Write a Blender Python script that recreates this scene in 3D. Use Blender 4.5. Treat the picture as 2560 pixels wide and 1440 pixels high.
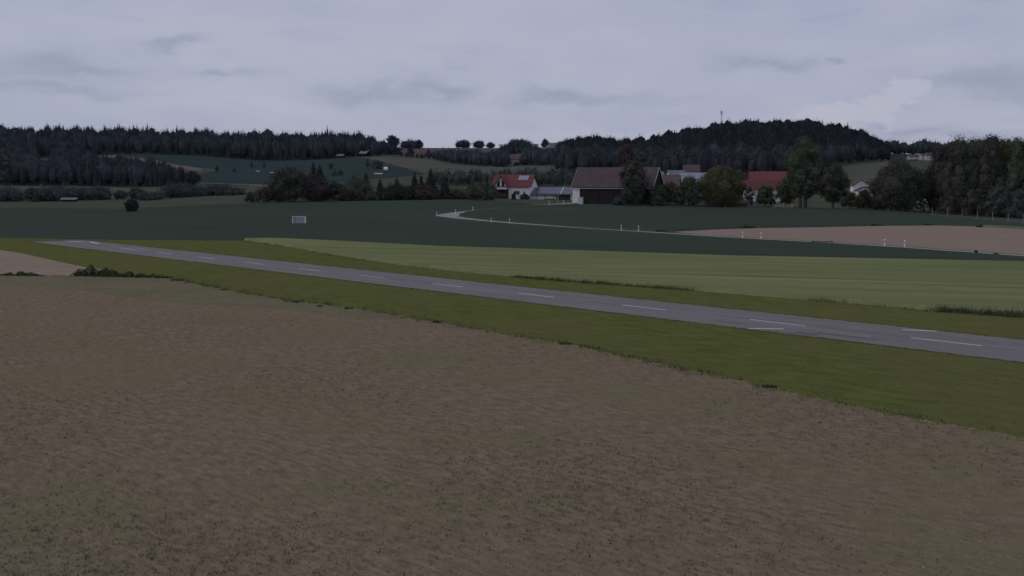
import bpy, math, random
import numpy as np
from mathutils import Vector, Matrix
from mathutils.geometry import delaunay_2d_cdt

scene = bpy.context.scene
for o in list(bpy.data.objects): bpy.data.objects.remove(o)
COL = scene.collection
random.seed(7)
RNG = np.random.default_rng(7)
R = math.radians

# ------------------------------------------------------------------ camera
F, HC, PITCH = 2700.0, 11.564, 0.100          # focal length in photo pixels, height above runway, tilt down
cam_d = bpy.data.cameras.new('camera'); cam = bpy.data.objects.new('camera', cam_d); COL.objects.link(cam)
cam.location = (0, 0, HC); cam.rotation_euler = (math.pi/2 - PITCH, 0, 0)
cam_d.sensor_width = 36.0; cam_d.lens = 36.0 * F / 2560.0
cam_d.clip_start = 0.5; cam_d.clip_end = 20000
scene.camera = cam
scene.render.resolution_x, scene.render.resolution_y = 1024, 576
vs = scene.view_settings
vs.view_transform = 'Standard'; vs.look = 'None'; vs.exposure = 0.0; vs.gamma = 1.0; vs.use_curve_mapping = False

def ray(px, py):
    a = (px - 1280) / F; b = (720 - py) / F
    c, s = math.cos(PITCH), math.sin(PITCH)
    dy = c + b * s; dz = -s + b * c
    return a / dy, dz / dy                      # X and z gained per metre of Y

# ------------------------------------------------------------------ sky
SUN_EL, SUN_AZ = R(20), R(-84)                  # sun low in the west, left of the view
world = bpy.data.worlds.new('World'); scene.world = world; world.use_nodes = True
nt = world.node_tree; N = nt.nodes; L = nt.links; N.clear()
def nd(t, **k):
    n = N.new(t)
    for a, b in k.items(): setattr(n, a, b)
    return n
def mth(op, a, b=None, c=None, clamp=False):
    n = nd('ShaderNodeMath', operation=op); n.use_clamp = clamp
    for i, v in enumerate((a, b, c)):
        if v is None: continue
        if isinstance(v, (int, float)): n.inputs[i].default_value = v
        else: L.new(v, n.inputs[i])
    return n.outputs[0]
def mixc(fac, a, b):
    n = nd('ShaderNodeMix', data_type='RGBA')
    for s, v in ((n.inputs[0], fac), (n.inputs[6], a), (n.inputs[7], b)):
        if isinstance(v, (int, float)): s.default_value = v
        elif isinstance(v, tuple): s.default_value = v
        else: L.new(v, s)
    return n.outputs[2]
tc = nd('ShaderNodeTexCoord'); sep = nd('ShaderNodeSeparateXYZ'); L.new(tc.outputs['Generated'], sep.inputs[0])
az = mth('ARCTAN2', sep.outputs[0], sep.outputs[1]); el = mth('ARCSINE', sep.outputs[2])
def skynoise(sx, sz, scale, detail, seed, rough=.55, dist=0.0):
    cb = nd('ShaderNodeCombineXYZ'); L.new(mth('MULTIPLY', az, sx), cb.inputs[0]); L.new(mth('MULTIPLY', el, sz), cb.inputs[1])
    cb.inputs[2].default_value = seed
    n = nd('ShaderNodeTexNoise'); n.inputs['Scale'].default_value = scale; n.inputs['Detail'].default_value = detail
    n.inputs['Roughness'].default_value = rough; n.inputs['Distortion'].default_value = dist
    L.new(cb.outputs[0], n.inputs['Vector']); return n.outputs['Fac']
def ramp(v, lo, hi):
    n = nd('ShaderNodeMapRange'); n.interpolation_type = 'SMOOTHSTEP'
    n.inputs[1].default_value = lo; n.inputs[2].default_value = hi; L.new(v, n.inputs[0]); return n.outputs[0]
warp = skynoise(1, 2.2, 9, 6, 3.1, .6); warp2 = skynoise(1, 2.2, 11, 6, 9.7, .6)
wx = mth('ADD', az, mth('MULTIPLY', mth('SUBTRACT', warp, .5), .16))
wz = mth('ADD', el, mth('MULTIPLY', mth('SUBTRACT', warp2, .5), .06))
def blob(px, py, wpx, hpx, soft=0.0):
    u, s = ray(px, py); a0 = math.atan(u); e0 = math.atan(s / math.hypot(1, u))
    dx = mth('DIVIDE', mth('SUBTRACT', wx, a0), wpx / F); dz = mth('DIVIDE', mth('SUBTRACT', wz, e0), hpx / F)
    d2 = mth('ADD', mth('MULTIPLY', dx, dx), mth('MULTIPLY', dz, dz))
    return mth('POWER', 2.718, mth('MULTIPLY', d2, -1.0))
base = mixc(ramp(skynoise(1, 2.6, 4.2, 5, 1.3), .32, .66), (3.70, 3.98, 5.35, 1), (4.42, 4.52, 5.72, 1))
fine = ramp(skynoise(1, 5.0, 9, 7, 5.5, .6, .6), .52, .78)
base = mixc(mth('MULTIPLY', fine, .45), base, (3.05, 3.40, 4.75, 1))
dark = None
for b in ((120, 160, 110, 34), (200, 168, 150, 16), (410, 112, 90, 14), (560, 178, 80, 16), (930, 236, 130, 24), (1080, 222, 110, 20), (1930, 166, 100, 24),
          (2075, 152, 26, 12), (2260, 330, 90, 16), (2440, 345, 140, 14), (1450, 246, 170, 16), (180, 235, 160, 16), (2470, 210, 170, 40)):
    v = blob(*b); dark = v if dark is None else mth('MAXIMUM', dark, v)
base = mixc(mth('MULTIPLY', dark, .60), base, (2.55, 2.95, 4.20, 1))
cum = mth('MAXIMUM', blob(2270, 225, 60, 34), mth('MAXIMUM', blob(2190, 255, 90, 34), blob(2120, 300, 120, 30)))
base = mixc(mth('MULTIPLY', ramp(cum, .35, .62), .62), base, (4.95, 4.95, 5.95, 1))
low = mth('MAXIMUM', blob(620, 265, 330, 26), blob(1500, 340, 420, 24))
base = mixc(mth('MULTIPLY', low, .55), base, (4.75, 4.78, 5.85, 1))
sky = nd('ShaderNodeTexSky', sky_type='NISHITA'); sky.sun_disc = False
sky.sun_elevation = SUN_EL; sky.sun_rotation = SUN_AZ % (2*math.pi)
cloudy = mixc(.93, sky.outputs[0], base)
bg = nd('ShaderNodeBackground'); bg.inputs['Strength'].default_value = 0.1; L.new(cloudy, bg.inputs[0])
out = nd('ShaderNodeOutputWorld'); L.new(bg.outputs[0], out.inputs[0])

sun_d = bpy.data.lights.new('sun', 'SUN'); sun_d.energy = 0.5; sun_d.angle = R(25); sun_d.color = (1, .95, .88)
sun = bpy.data.objects.new('sun', sun_d); COL.objects.link(sun)
sdir = Vector((math.sin(SUN_AZ)*math.cos(SUN_EL), math.cos(SUN_AZ)*math.cos(SUN_EL), math.sin(SUN_EL)))
sun.rotation_euler = sdir.to_track_quat('Z', 'Y').to_euler(); sun.location = (-60, 0, 60)

# ------------------------------------------------------------------ terrain: ground height from what the photo shows
COLS = {   # photo column: (row of the ground, metres away)
 0:    [(520,430),(507,540),(482,700),(466,850),(432,1050),(393,1350),(347,1600),(397,2500),(440,5000)],
 300:  [(520,430),(504,540),(482,700),(470,850),(430,1050),(387,1350),(351,1600),(397,2500),(440,5000)],
 500:  [(512,410),(498,520),(472,700),(460,850),(430,1050),(391,1350),(358,1600),(400,2500),(440,5000)],
 660:  [(505,400),(494,500),(470,700),(455,850),(430,1050),(401,1350),(363,1600),(400,2500),(440,5000)],
 900:  [(501,400),(490,500),(465,650),(440,850),(415,1050),(391,1300),(365,1580),(400,2500),(440,5000)],
 985:  [(499,400),(488,500),(462,650),(440,850),(415,1050),(388,1300),(368,1600),(400,2500),(440,5000)],
 1150: [(497,400),(488,500),(465,650),(440,850),(418,1050),(391,1350),(369,1650),(400,2500),(440,5000)],
 1300: [(502,380),(495,440),(470,600),(445,800),(420,1000),(394,1300),(369,1650),(405,2600),(440,5000)],
 1430: [(510,360),(497,440),(470,600),(447,750),(430,900),(389,1300),(366,1650),(400,2600),(440,5000)],
 1600: [(512,365),(497,450),(470,600),(440,850),(420,1000),(393,1300),(381,1500),(410,2600),(440,5000)],
 1700: [(513,365),(498,450),(468,620),(440,850),(415,1050),(385,1300),(352,1550),(400,2600),(440,5000)],
 1800: [(516,365),(500,450),(468,620),(440,850),(415,1050),(376,1300),(334,1550),(390,2600),(440,5000)],
 1900: [(518,360),(501,450),(468,620),(440,850),(415,1050),(374,1300),(326,1550),(390,2600),(440,5000)],
 2030: [(522,350),(502,450),(468,620),(440,850),(412,1050),(376,1300),(329,1550),(390,2600),(440,5000)],
 2110: [(525,345),(504,450),(468,620),(438,850),(410,1050),(382,1300),(341,1550),(395,2600),(440,5000)],
 2165: [(527,340),(505,450),(468,620),(436,850),(408,1050),(390,1300),(362,1550),(400,2600),(440,5000)],
 2225: [(529,335),(505,450),(470,620),(436,850),(406,1050),(398,1300),(384,1600),(410,2600),(440,5000)],
 2300: [(532,330),(507,440),(472,620),(438,850),(408,1050),(398,1300),(384,1600),(410,2600),(440,5000)],
 2560: [(551,303),(520,380),(490,500),(450,750),(430,950),(402,1250),(385,1600),(410,2600),(440,5000)],
}
PXG = np.arange(-1400, 4001, 25.0); LYG = np.log(np.geomspace(20, 7000, 330)); YG = np.exp(LYG)
cks = sorted(COLS); prof = []
for c in cks:
    ys = [0, 200, 255]; zs = [0, 0, 0]
    for py, Y in COLS[c]:
        ys.append(Y); zs.append(HC + ray(1280, py)[1] * Y)
    ys.append(7000); zs.append(zs[-1])
    prof.append(np.interp(YG, ys, zs))
prof = np.array(prof)
ZG = np.array([[np.interp(p, cks, prof[:, j]) for j in range(len(YG))] for p in PXG])
def smooth(A, axis, w):
    k = np.exp(-np.linspace(-2, 2, 2*w+1)**2); k /= k.sum()
    pad = [(0, 0), (0, 0)]; pad[axis] = (w, w); B = np.pad(A, pad, mode='edge')
    return np.apply_along_axis(lambda v: np.convolve(v, k, 'valid'), axis, B)
ZG = smooth(smooth(ZG, 1, 4), 0, 2)
UG = (PXG - 1280) / F / 1.005
def zt(X, Y):
    if Y < 21: return 0.0
    u = (X / Y - UG[0]) / (UG[1] - UG[0]); v = (math.log(Y) - LYG[0]) / (LYG[1] - LYG[0])
    u = min(max(u, 0), len(UG) - 1.001); v = min(max(v, 0), len(LYG) - 1.001)
    i, j = int(u), int(v); a, b = u - i, v - j
    return ((ZG[i, j]*(1-b) + ZG[i, j+1]*b)*(1-a) + (ZG[i+1, j]*(1-b) + ZG[i+1, j+1]*b)*a)
def hit(px, py, ymin=22):
    sx, sz = ray(px, py); Yp = ymin
    Y = ymin
    while Y < 6000:
        if HC + sz*Y <= zt(sx*Y, Y):
            lo, hi = Yp, Y
            for _ in range(18):
                m = (lo+hi)/2
                if HC + sz*m <= zt(sx*m, m): hi = m
                else: lo = m
            return sx*hi, hi
        Yp = Y; Y *= 1.01
    return sx*6000, 6000
def at(px, Y, py=449):
    X = ray(px, py)[0]*Y
    return Vector((X, Y, zt(X, Y)))
def ztop(py, Y): return HC + ray(1280, py)[1]*Y

# ------------------------------------------------------------------ materials
MATS = {}
def material(name, c1, c2=None, c3=None, scale=1.0, stretch=(1, 1, 1), detail=6, rough=.9, bump=0.0, bscale=None, big=None, rot=0.0, metallic=0.0, spec=0.0, attr=False, bigmix=.5, lo=.35, hi=.65, transl=0.0):
    if name in MATS: return MATS[name]
    m = bpy.data.materials.new(name); m.use_nodes = True; t = m.node_tree; n = t.nodes; l = t.links
    b = n['Principled BSDF']; b.inputs['Roughness'].default_value = rough; b.inputs['Metallic'].default_value = metallic
    b.inputs['Specular IOR Level'].default_value = spec
    c4 = lambda c: (c[0], c[1], c[2], 1)
    c2 = c2 or c1
    tco = n.new('ShaderNodeTexCoord'); mp = n.new('ShaderNodeMapping'); mp.vector_type = 'TEXTURE'; mp.inputs['Scale'].default_value = tuple(1/q for q in stretch)
    mp.inputs['Rotation'].default_value = (0, 0, rot); l.new(tco.outputs['Object'], mp.inputs[0])
    no = n.new('ShaderNodeTexNoise'); no.inputs['Scale'].default_value = scale; no.inputs['Detail'].default_value = detail; no.inputs['Roughness'].default_value = .65
    l.new(mp.outputs[0], no.inputs['Vector'])
    mr = n.new('ShaderNodeMapRange'); mr.inputs[1].default_value = lo; mr.inputs[2].default_value = hi; l.new(no.outputs['Fac'], mr.inputs[0])
    mx = n.new('ShaderNodeMix'); mx.data_type = 'RGBA'; mx.inputs[6].default_value = c4(c1); mx.inputs[7].default_value = c4(c2); l.new(mr.outputs[0], mx.inputs[0])
    col = mx.outputs[2]
    if c3:
        n2 = n.new('ShaderNodeTexNoise'); n2.inputs['Scale'].default_value = big or scale*.12; n2.inputs['Detail'].default_value = 5
        l.new(tco.outputs['Object'], n2.inputs['Vector'])
        r2 = n.new('ShaderNodeMapRange'); r2.inputs[1].default_value = .42; r2.inputs[2].default_value = .62; l.new(n2.outputs['Fac'], r2.inputs[0])
        ml = n.new('ShaderNodeMath'); ml.operation = 'MULTIPLY'; ml.inputs[1].default_value = bigmix; l.new(r2.outputs[0], ml.inputs[0])
        m2 = n.new('ShaderNodeMix'); m2.data_type = 'RGBA'; l.new(ml.outputs[0], m2.inputs[0]); l.new(col, m2.inputs[6]); m2.inputs[7].default_value = c4(c3)
        col = m2.outputs[2]
    if attr:
        at_ = n.new('ShaderNodeAttribute'); at_.attribute_name = 'tint'
        m3 = n.new('ShaderNodeMix'); m3.data_type = 'RGBA'; m3.blend_type = 'MULTIPLY'; m3.inputs[0].default_value = 1
        l.new(col, m3.inputs[6]); l.new(at_.outputs['Color'], m3.inputs[7]); col = m3.outputs[2]
    l.new(col, b.inputs['Base Color'])
    if bump:
        nb = n.new('ShaderNodeTexNoise'); nb.inputs['Scale'].default_value = bscale or scale*3; nb.inputs['Detail'].default_value = 5
        l.new(mp.outputs[0], nb.inputs['Vector'])
        bp = n.new('ShaderNodeBump'); bp.inputs['Strength'].default_value = bump; bp.inputs['Distance'].default_value = .1
        l.new(nb.outputs['Fac'], bp.inputs['Height']); l.new(bp.outputs[0], b.inputs['Normal'])
    MATS[name] = m; return m

TH = 0.744                                                    # runway heading, left of north
m_grass  = material('mown_grass', (.078,.094,.026), (.155,.162,.050), (.138,.128,.052), scale=1.1, big=.045, bump=.9, bscale=7, rot=TH, stretch=(1,.3,1), lo=.28, hi=.72, detail=9, bigmix=.6)
m_land   = material('meadow', (.070,.078,.054), (.098,.102,.068), (.092,.090,.066), scale=.06, big=.006)
m_wheat  = material('green_wheat', (.043,.058,.042), (.067,.084,.062), (.062,.082,.062), scale=.30, big=.012, stretch=(.10,1,1), rot=-.30, bump=.6, bscale=3, lo=.25, hi=.75, detail=9, bigmix=.6)
m_barley = material('pale_barley', (.135,.152,.058), (.268,.268,.130), (.138,.175,.074), scale=.34, big=.016, stretch=(.07,1,1), rot=-.36, bump=.9, bscale=5, lo=.27, hi=.73, detail=9, bigmix=.75)
m_asph   = material('weathered_asphalt', (.140,.130,.122), (.245,.229,.214), (.165,.153,.143), scale=1.1, big=.09, stretch=(1,.05,1), rot=TH, bump=.25, bscale=12, detail=9, lo=.28, hi=.72, rough=.85, spec=.12)
m_paint  = material('white_paint', (.60,.60,.60), (.80,.80,.79), scale=3, rough=.7)
m_road   = material('pale_road', (.27,.26,.24), (.36,.35,.32), scale=1.2, rough=.85)
m_soil   = material('bare_soil', (.260,.195,.150), (.315,.240,.185), (.285,.225,.165), scale=.35, big=.03, bump=.5, bscale=5, stretch=(.3,1,1))
m_soil2  = material('sandy_soil', (.270,.205,.150), (.350,.270,.200), (.26,.22,.15), scale=.5, big=.08, bump=.6, bscale=6)
m_fallow = material('fallow_field', (.150,.112,.076), (.300,.222,.146), (.185,.168,.088), scale=3.2, big=.10, bump=1.0, bscale=9, bigmix=.55, stretch=(1,.35,1), rot=.75, detail=10, lo=.3, hi=.7)
m_plough = material('ploughed_far', (.110,.085,.082), (.135,.104,.098), (.12,.098,.09), scale=.02, big=.006, stretch=(.2,1,1))
m_green2 = material('far_green', (.036,.053,.053), (.048,.066,.062), (.044,.062,.056), scale=.02, big=.006, stretch=(.3,1,1))
m_light2 = material('far_pale_green', (.098,.100,.076), (.125,.123,.092), (.12,.112,.09), scale=.02, big=.008, stretch=(.3,1,1))
m_tan    = material('far_tan', (.135,.118,.105), (.165,.142,.124), scale=.03)

def new_obj(name, me, mat=None, parent=None, loc=None, rot=None):
    o = bpy.data.objects.new(name, me); COL.objects.link(o)
    if mat is not None and me is not None and not me.materials: me.materials.append(mat)
    if parent: o.parent = parent
    if loc is not None: o.location = loc
    if rot is not None: o.rotation_euler = rot
    return o
def tag(o, label=None, cat=None, group=None, kind=None):
    for k, v in (('label', label), ('category', cat), ('group', group), ('kind', kind)):
        if v: o[k] = v
    return o
def pymesh(name, v, f, smooth_=False):
    me = bpy.data.meshes.new(name); me.from_pydata([tuple(p) for p in v], [], f); me.update()
    if smooth_: me.polygons.foreach_set('use_smooth', [True]*len(me.polygons))
    return me
def thing(name, label, cat, loc, rz=0.0, group=None):
    return tag(new_obj(name, None, loc=loc, rot=(0, 0, rz)), label, cat, group)

# ground sheet: fine where the photo looks, coarse all round
def ground():
    rows = [(UG*YG[j], np.full(len(UG), YG[j]), ZG[:, j]) for j in range(len(YG))]
    full = []
    for X, Y, Z in rows:                                       # aprons to the left and right
        for d, fd in ((250, .8), (1500, .4), (7000, .1)):
            X = np.concatenate([[X[0]-d], X, [X[-1]+d]]); Y = np.concatenate([[Y[0]], Y, [Y[-1]]]); Z = np.concatenate([[Z[0]*fd], Z, [Z[-1]*fd]])
        full.append((X, Y, Z))
    X0 = full[0][0]; back = [(X0, np.full(len(X0), y), np.zeros(len(X0))) for y in (-7000, -600, -40)]
    full = back + full; nc = len(X0); v, f = [], []
    for X, Y, Z in full: v += list(zip(X, Y, Z))
    for r in range(len(full)-1):
        for c in range(nc-1): a = r*nc+c; f.append((a, a+1, a+nc+1, a+nc))
    me = pymesh('ground', v, f, True)
    return tag(new_obj('ground', me, m_land), 'rolling meadow ground reaching to the wooded hills', 'ground', kind='structure')
ground()

def densify(pts, step):
    out = []
    for k in range(len(pts)):
        a, b = pts[k], pts[(k+1) % len(pts)]
        n = max(1, int(math.hypot(b[0]-a[0], b[1]-a[1]) / step))
        out += [(a[0]+(b[0]-a[0])*t/n, a[1]+(b[1]-a[1])*t/n) for t in range(n)]
    return out
def inside(poly, X, Y):
    px, py = poly[:, 0], poly[:, 1]; qx, qy = np.roll(px, -1), np.roll(py, -1)
    c = np.zeros(len(X), bool)
    for a, b, c2, d in zip(px, py, qx, qy):
        if b == d: continue
        m = ((b > Y) != (d > Y)) & (X < (c2-a)*(Y-b)/(d-b) + a)
        c ^= m
    return c
GX = (UG[:, None]*YG[None, :]).ravel(); GY = np.repeat(YG[None, :], len(UG), 0).ravel()
def field(name, mat, pix, off, skirt=0.0, step=14, world_poly=None, rough_edge=0.0, label=None, bumpy=0.0):
    poly = world_poly if world_poly is not None else [hit(*p) for p in densify(pix, step)]
    if rough_edge:
        poly = [(x + random.uniform(-1, 1)*rough_edge*y/100, y + random.uniform(-1, 1)*rough_edge*y/30) for x, y in poly]
    P = np.array(poly)
    m = (GX > P[:,0].min()) & (GX < P[:,0].max()) & (GY > P[:,1].min()) & (GY < P[:,1].max())
    X, Y = GX[m], GY[m]
    if len(X): k = inside(P, X, Y); X, Y = X[k], Y[k]
    vs_ = [Vector((x, y)) for x, y in poly] + [Vector((x, y)) for x, y in zip(X, Y)]
    nb = len(poly)
    ov, oe, of, *_ = delaunay_2d_cdt(vs_, [(i, (i+1) % nb) for i in range(nb)], [list(range(nb))], 2, 1e-4)
    v = [(p.x, p.y, zt(p.x, p.y) + off + .0003*p.y + (random.uniform(-1, 1)*bumpy)) for p in ov]
    f = [tuple(t) for t in of]
    if True:
        n0 = len(v); v += [(p.x, p.y - 2.6*off, zt(p.x, p.y) - .05) for p in ov]
        cnt = {}
        for t in f:
            for a, b in zip(t, t[1:]+t[:1]): cnt[(a, b)] = 1
        for (a, b) in list(cnt):
            if (b, a) not in cnt: f.append((b, a, n0+a, n0+b))
    me = pymesh(name, v, f)
    o = tag(new_obj(name, me, mat), label, 'field' if label else None, kind='structure')
    return np.array(poly)

# ------------------------------------------------------------------ fields
GRASS_NEAR = [(-900,690),(-150,690),(0,690),(180,692),(420,695),(560,725),(700,750),(880,771),(1080,806),(1280,841),(1440,866),(1640,911),(1900,966),(2050,1000),(2300,1050),(2500,1085),(2700,1125),(3400,1268),(3990,1392)]
airfield = [(-900,601),(-150,600),(0,596),(150,599),(350,601),(620,603),(760,627),(1000,664),(1200,686),(1600,718),(1850,737),(2100,757),(2700,802),(3400,857),(3990,903)] + GRASS_NEAR[::-1]
field('airfield_grass', m_grass, airfield, .03, label='mown olive green grass strips on both sides of the runway')
soil_left = [(-900,606),(-150,612),(0,626),(60,636),(130,652),(205,668),(260,676),(215,690),(180,691),(0,689),(-150,689),(-900,689)]
field('sandy_patch', m_soil2, soil_left, .05, label='bare pinkish sandy soil beside the grass at the bramble bank')
fw = []
for a, b in zip(GRASS_NEAR, GRASS_NEAR[1:]):
    n = max(1, int(math.hypot(b[0]-a[0], b[1]-a[1])/6)); fw += [hit(a[0]+(b[0]-a[0])*t/n, a[1]+(b[1]-a[1])*t/n) for t in range(n)]
fw = [(x + random.uniform(-.2, .2)*y/100, y + random.uniform(-.2, .2)*y/30) for x, y in fw] + [(70, -30), (-170, -30)]
fallow_poly = field('fallow_field', m_fallow, None, .04, world_poly=fw, label='dry brown fallow field with sparse weeds along the airfield grass')
field('weedy_margin', material('weedy_soil', (.150,.138,.080), (.235,.200,.125), (.150,.150,.078), scale=1.6, big=.14, bump=.9, bscale=8, lo=.3, hi=.7), [(-900,691.5),(-150,691.5),(180,693.5),(420,697),(560,727),(700,752),(880,773),(1010,797),(900,800),(760,781),(640,768),(480,762),(300,740),(100,715),(-150,706),(-900,700)], .055, step=8, rough_edge=.12, label='olive weedy margin where the fallow field meets the grass')
barley = [(612,601),(680,600),(800,605),(1100,621),(1500,634),(1840,646),(2200,653),(2700,663),(2900,668),(3400,684),(3990,703),(3990,902),(3400,856),(2700,800),(2560,792),(2330,776),(2100,756),(1850,736),(1600,716),(1400,702),(1200,684),(1000,662),(880,646),(760,625),(690,612)]
barley_poly = field('barley_field', m_barley, barley, .38, skirt=1, step=5, rough_edge=.015, label='pale green ripening barley beyond the runway')
ROADPX = [(3990,694),(3400,676),(2900,660),(2560,642),(2261,620.5),(2080,609),(1902,599.5),(1760,591),(1596,580.5),(1400,568),(1274,559),(1190,551.5),(1135,545.5),(1108,540.5),(1112,537),(1140,533),(1180,528.5),(1260,520.5),(1340,515.5),(1410,511),(1436,508.5)]
wheat_near = [(-900,598),(-150,594),(0,593),(150,597),(350,600),(612,600.5),(680,599),(800,604),(1100,620),(1500,633),(1840,645),(2200,652),(2700,662),(2900,667),(3400,683),(3990,702),(3990,695.3),(3400,677.2),(2900,661.3),(2560,643.3),(2261,621.7),(2080,610.1),(1902,600.5),(1760,592),(1596,581.4),(1400,568.9),(1274,560),(1190,552.7),(1130,547.3),(1088,541.6),(1100,534.5),(1136,530.5),(1180,526),(1260,518),(1330,513),(1290,506),(1200,503.5),(1120,500),(900,504),(700,508.5),(600,511),(420,518),(300,523),(100,521),(-150,521),(-900,521)]
wheat_poly = field('wheat_field', m_wheat, wheat_near, .13, skirt=1, step=5, rough_edge=.03, label='dark green young wheat on the near side of the bending road')
wheat_far = [(1170,543),(1195,548),(1290,557),(1400,565.5),(1560,575),(1640,579),(1700,577),(1800,572),(1900,569),(2000,568),(2180,563.5),(2330,562),(2470,565),(2700,578),(3400,607),(3990,634),(3990,618),(3400,594),(2700,566),(2560,560),(2440,549),(2300,535),(2180,527),(2050,524),(1900,520),(1760,516),(1640,514),(1480,514),(1420,513.5),(1340,516.3),(1260,521.4),(1200,527.4),(1165,531.8),(1155,538)]
field('wheat_field_by_farm', m_wheat, wheat_far, .34, skirt=1, step=10, label='dark green young wheat between the bending road and the farm')
bare = [(1690,580.5),(1780,575.5),(1900,571.5),(2050,569.5),(2180,566.5),(2340,565),(2460,568),(2700,583),(3400,612),(3990,640),(3990,690),(3400,672),(2900,656),(2560,637),(2300,619),(2080,605),(1900,595),(1760,588)]
field('bare_maize_field', m_soil, bare, .05, step=12, label='bare brown tilled field behind the roadside posts')
field('grass_strip', material('dry_grass', (.15,.155,.085), (.19,.19,.11), scale=.3), [(2390,561),(2470,561),(2700,574),(2700,580),(2560,571),(2470,566)], .16, label='pale grass strip between brown field and fenced tree belt')
# far slopes
field('slope_field_green', m_green2, [(205,386),(300,385.5),(420,386.5),(560,392),(700,400),(800,398.5),(850,393),(925,396),(1010,420),(1060,436),(900,450),(760,458),(640,464),(520,464),(490,450),(500,436),(560,424),(420,412),(330,396)], .1, step=10, label='bluish green far field below the wooded hill')
field('slope_field_tan', m_tan, [(205,391),(300,389),(380,400),(430,411),(510,424),(505,428),(430,420),(360,404),(300,394)], .35, step=8, label='tan strip of soil above the far spruce wood')
field('slope_track', m_tan, [(500,458),(640,463),(690,464),(690,465.5),(640,464.5),(500,459.5)], .35, step=10, label='pale track crossing the far slope')
field('slope_field_pale', m_light2, [(905,394),(960,393),(1000,396),(1070,399),(1110,407),(1180,414),(1260,419),(1330,414),(1400,411),(1400,428),(1320,436),(1240,440),(1130,436),(1070,432),(1010,420),(965,410)], .1, step=10, label='pale green sloping meadow in front of the hedge')
field('hilltop_field_plough', m_plough, [(985,371),(1060,369.5),(1150,370),(1240,371),(1330,370.5),(1440,368.5),(1440,392),(1330,392),(1200,396),(1100,391),(1000,388)], .1, step=10, label='purplish brown ploughed field along the skyline')
field('valley_field', m_light2, [(-900,466),(80,466.5),(300,471),(420,477),(480,484),(420,492),(350,486),(250,480),(100,477),(-900,478)], .1, step=12, label='grey green meadow strip below the spruce wood')
field('shoulder_field_pale', m_light2, [(2090,420),(2140,413),(2222,405),(2230,412),(2200,430),(2180,456),(2090,460),(2060,440)], .1, step=8, label='pale sloping meadow right of the tall poplar')
field('shoulder_field_green', m_green2, [(2200,386),(2262,385),(2300,396),(2290,402),(2225,403)], .1, step=8, label='small green field below the far village')

# ------------------------------------------------------------------ runway
RX, RY, PER = 29.114, 78.103, 14.004
UV = Vector((-math.sin(TH), math.cos(TH), 0)); NV = Vector((math.cos(TH), math.sin(TH), 0))
def rw(s, l, z=0.0): p = Vector((RX, RY, 0)) + UV*s + NV*l; return Vector((p.x, p.y, zt(p.x, p.y) + .0003*p.y + z))
def strip(s0, s1, l0, l1, z, jag=0.0, n=60):
    v, f = [], []
    for k in range(n+1):
        s = s0 + (s1-s0)*k/n
        j0, j1 = random.uniform(-jag, jag), random.uniform(-jag, jag)
        for q in range(5):
            l = l0 + (l1-l0)*q/4 + (j0 if q == 0 else j1 if q == 4 else 0)
            v.append(rw(s, l, z))
    for k in range(n):
        for q in range(4): a = k*5+q; f.append((a, a+1, a+6, a+5))
    return v, f
v, f = strip(-140, 169.0, -4.85, 4.9, .052, .20, 900)
runway = tag(new_obj('runway', pymesh('runway', v, f), m_asph), 'long grey asphalt runway with white centreline dashes', 'runway', kind='structure')
m_patch = [material('asphalt_patch_%d' % k, c, tuple(q*1.25 for q in c), scale=2) for k, c in enumerate(((.135,.125,.118), (.205,.190,.178), (.155,.145,.135)))]
for k in range(26):                                            # repairs and sealed joints
    s0 = random.uniform(-40, 150); l0 = random.uniform(-4.3, 3.4); ln, wd = (random.uniform(1.2, 5), random.uniform(.5, 1.6)) if k % 2 else (random.uniform(6, 22), random.uniform(.06, .12))
    v, f = strip(s0, s0+ln, l0, min(l0+wd, 4.6), .0555 + .0001*k, .03, 12)
    new_obj('repair_patch', pymesh('repair_patch', v, f), m_patch[k % 3], runway)
for k in range(-8, 11):
    v, f = strip(k*PER - .371*PER, k*PER, -.10, .10, .060, 0, 4)
    f = [t[::-1] for t in f]
    new_obj('centreline_dash', pymesh('centreline_dash', v, f), m_paint, runway)
def bar(a, b, w):
    pa, pb = rw(*a), rw(*b); d = (pb-pa).normalized(); n = Vector((-d.y, d.x, 0))*w/2; z = Vector((0, 0, .060))
    new_obj('edge_bar', pymesh('edge_bar', [pa-n+z, pb-n+z, pb+n+z, pa+n+z], [(0, 1, 2, 3)]), m_paint, runway)
bar((10.9,-4.6), (9.0,-2.75), .26); bar((2.5,3.55), (.3,5.3-.6), .26)
bar((166.6,1.2), (163.4,2.6), .55); bar((161.9,3.3), (155.6,2.5), .55)

# ------------------------------------------------------------------ road
def path_strip(pts, w, off):
    P = [Vector(p) for p in pts]; Q = [P[0]]
    for a, b in zip(P, P[1:]):
        n = max(1, int((b-a).length/3)); Q += [a + (b-a)*t/n for t in range(1, n+1)]
    for _ in range(6): Q = [Q[0]] + [(Q[k-1]+Q[k]*2+Q[k+1])/4 for k in range(1, len(Q)-1)] + [Q[-1]]
    v, f = [], []
    for k, p in enumerate(Q):
        d = (Q[min(k+1, len(Q)-1)] - Q[max(k-1, 0)]).normalized(); n = Vector((-d.y, d.x))
        for s in (-.5, 0, .5):
            q = p + n*w*s; v.append((q.x, q.y, zt(q.x, q.y) + .0003*q.y + off))
    for k in range(len(Q)-1):
        for s in (0, 1): a = k*3+s; f.append((a, a+3, a+4, a+1))
    return v, f
road_pts = [hit(*p) for p in ROADPX]
v, f = path_strip(road_pts, 3.2, .06)
tag(new_obj('road', pymesh('road', v, f), m_road), 'narrow pale country road bending round between the wheat fields', 'road', kind='structure')
v, f = path_strip(road_pts, 7.0, .03)
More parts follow.
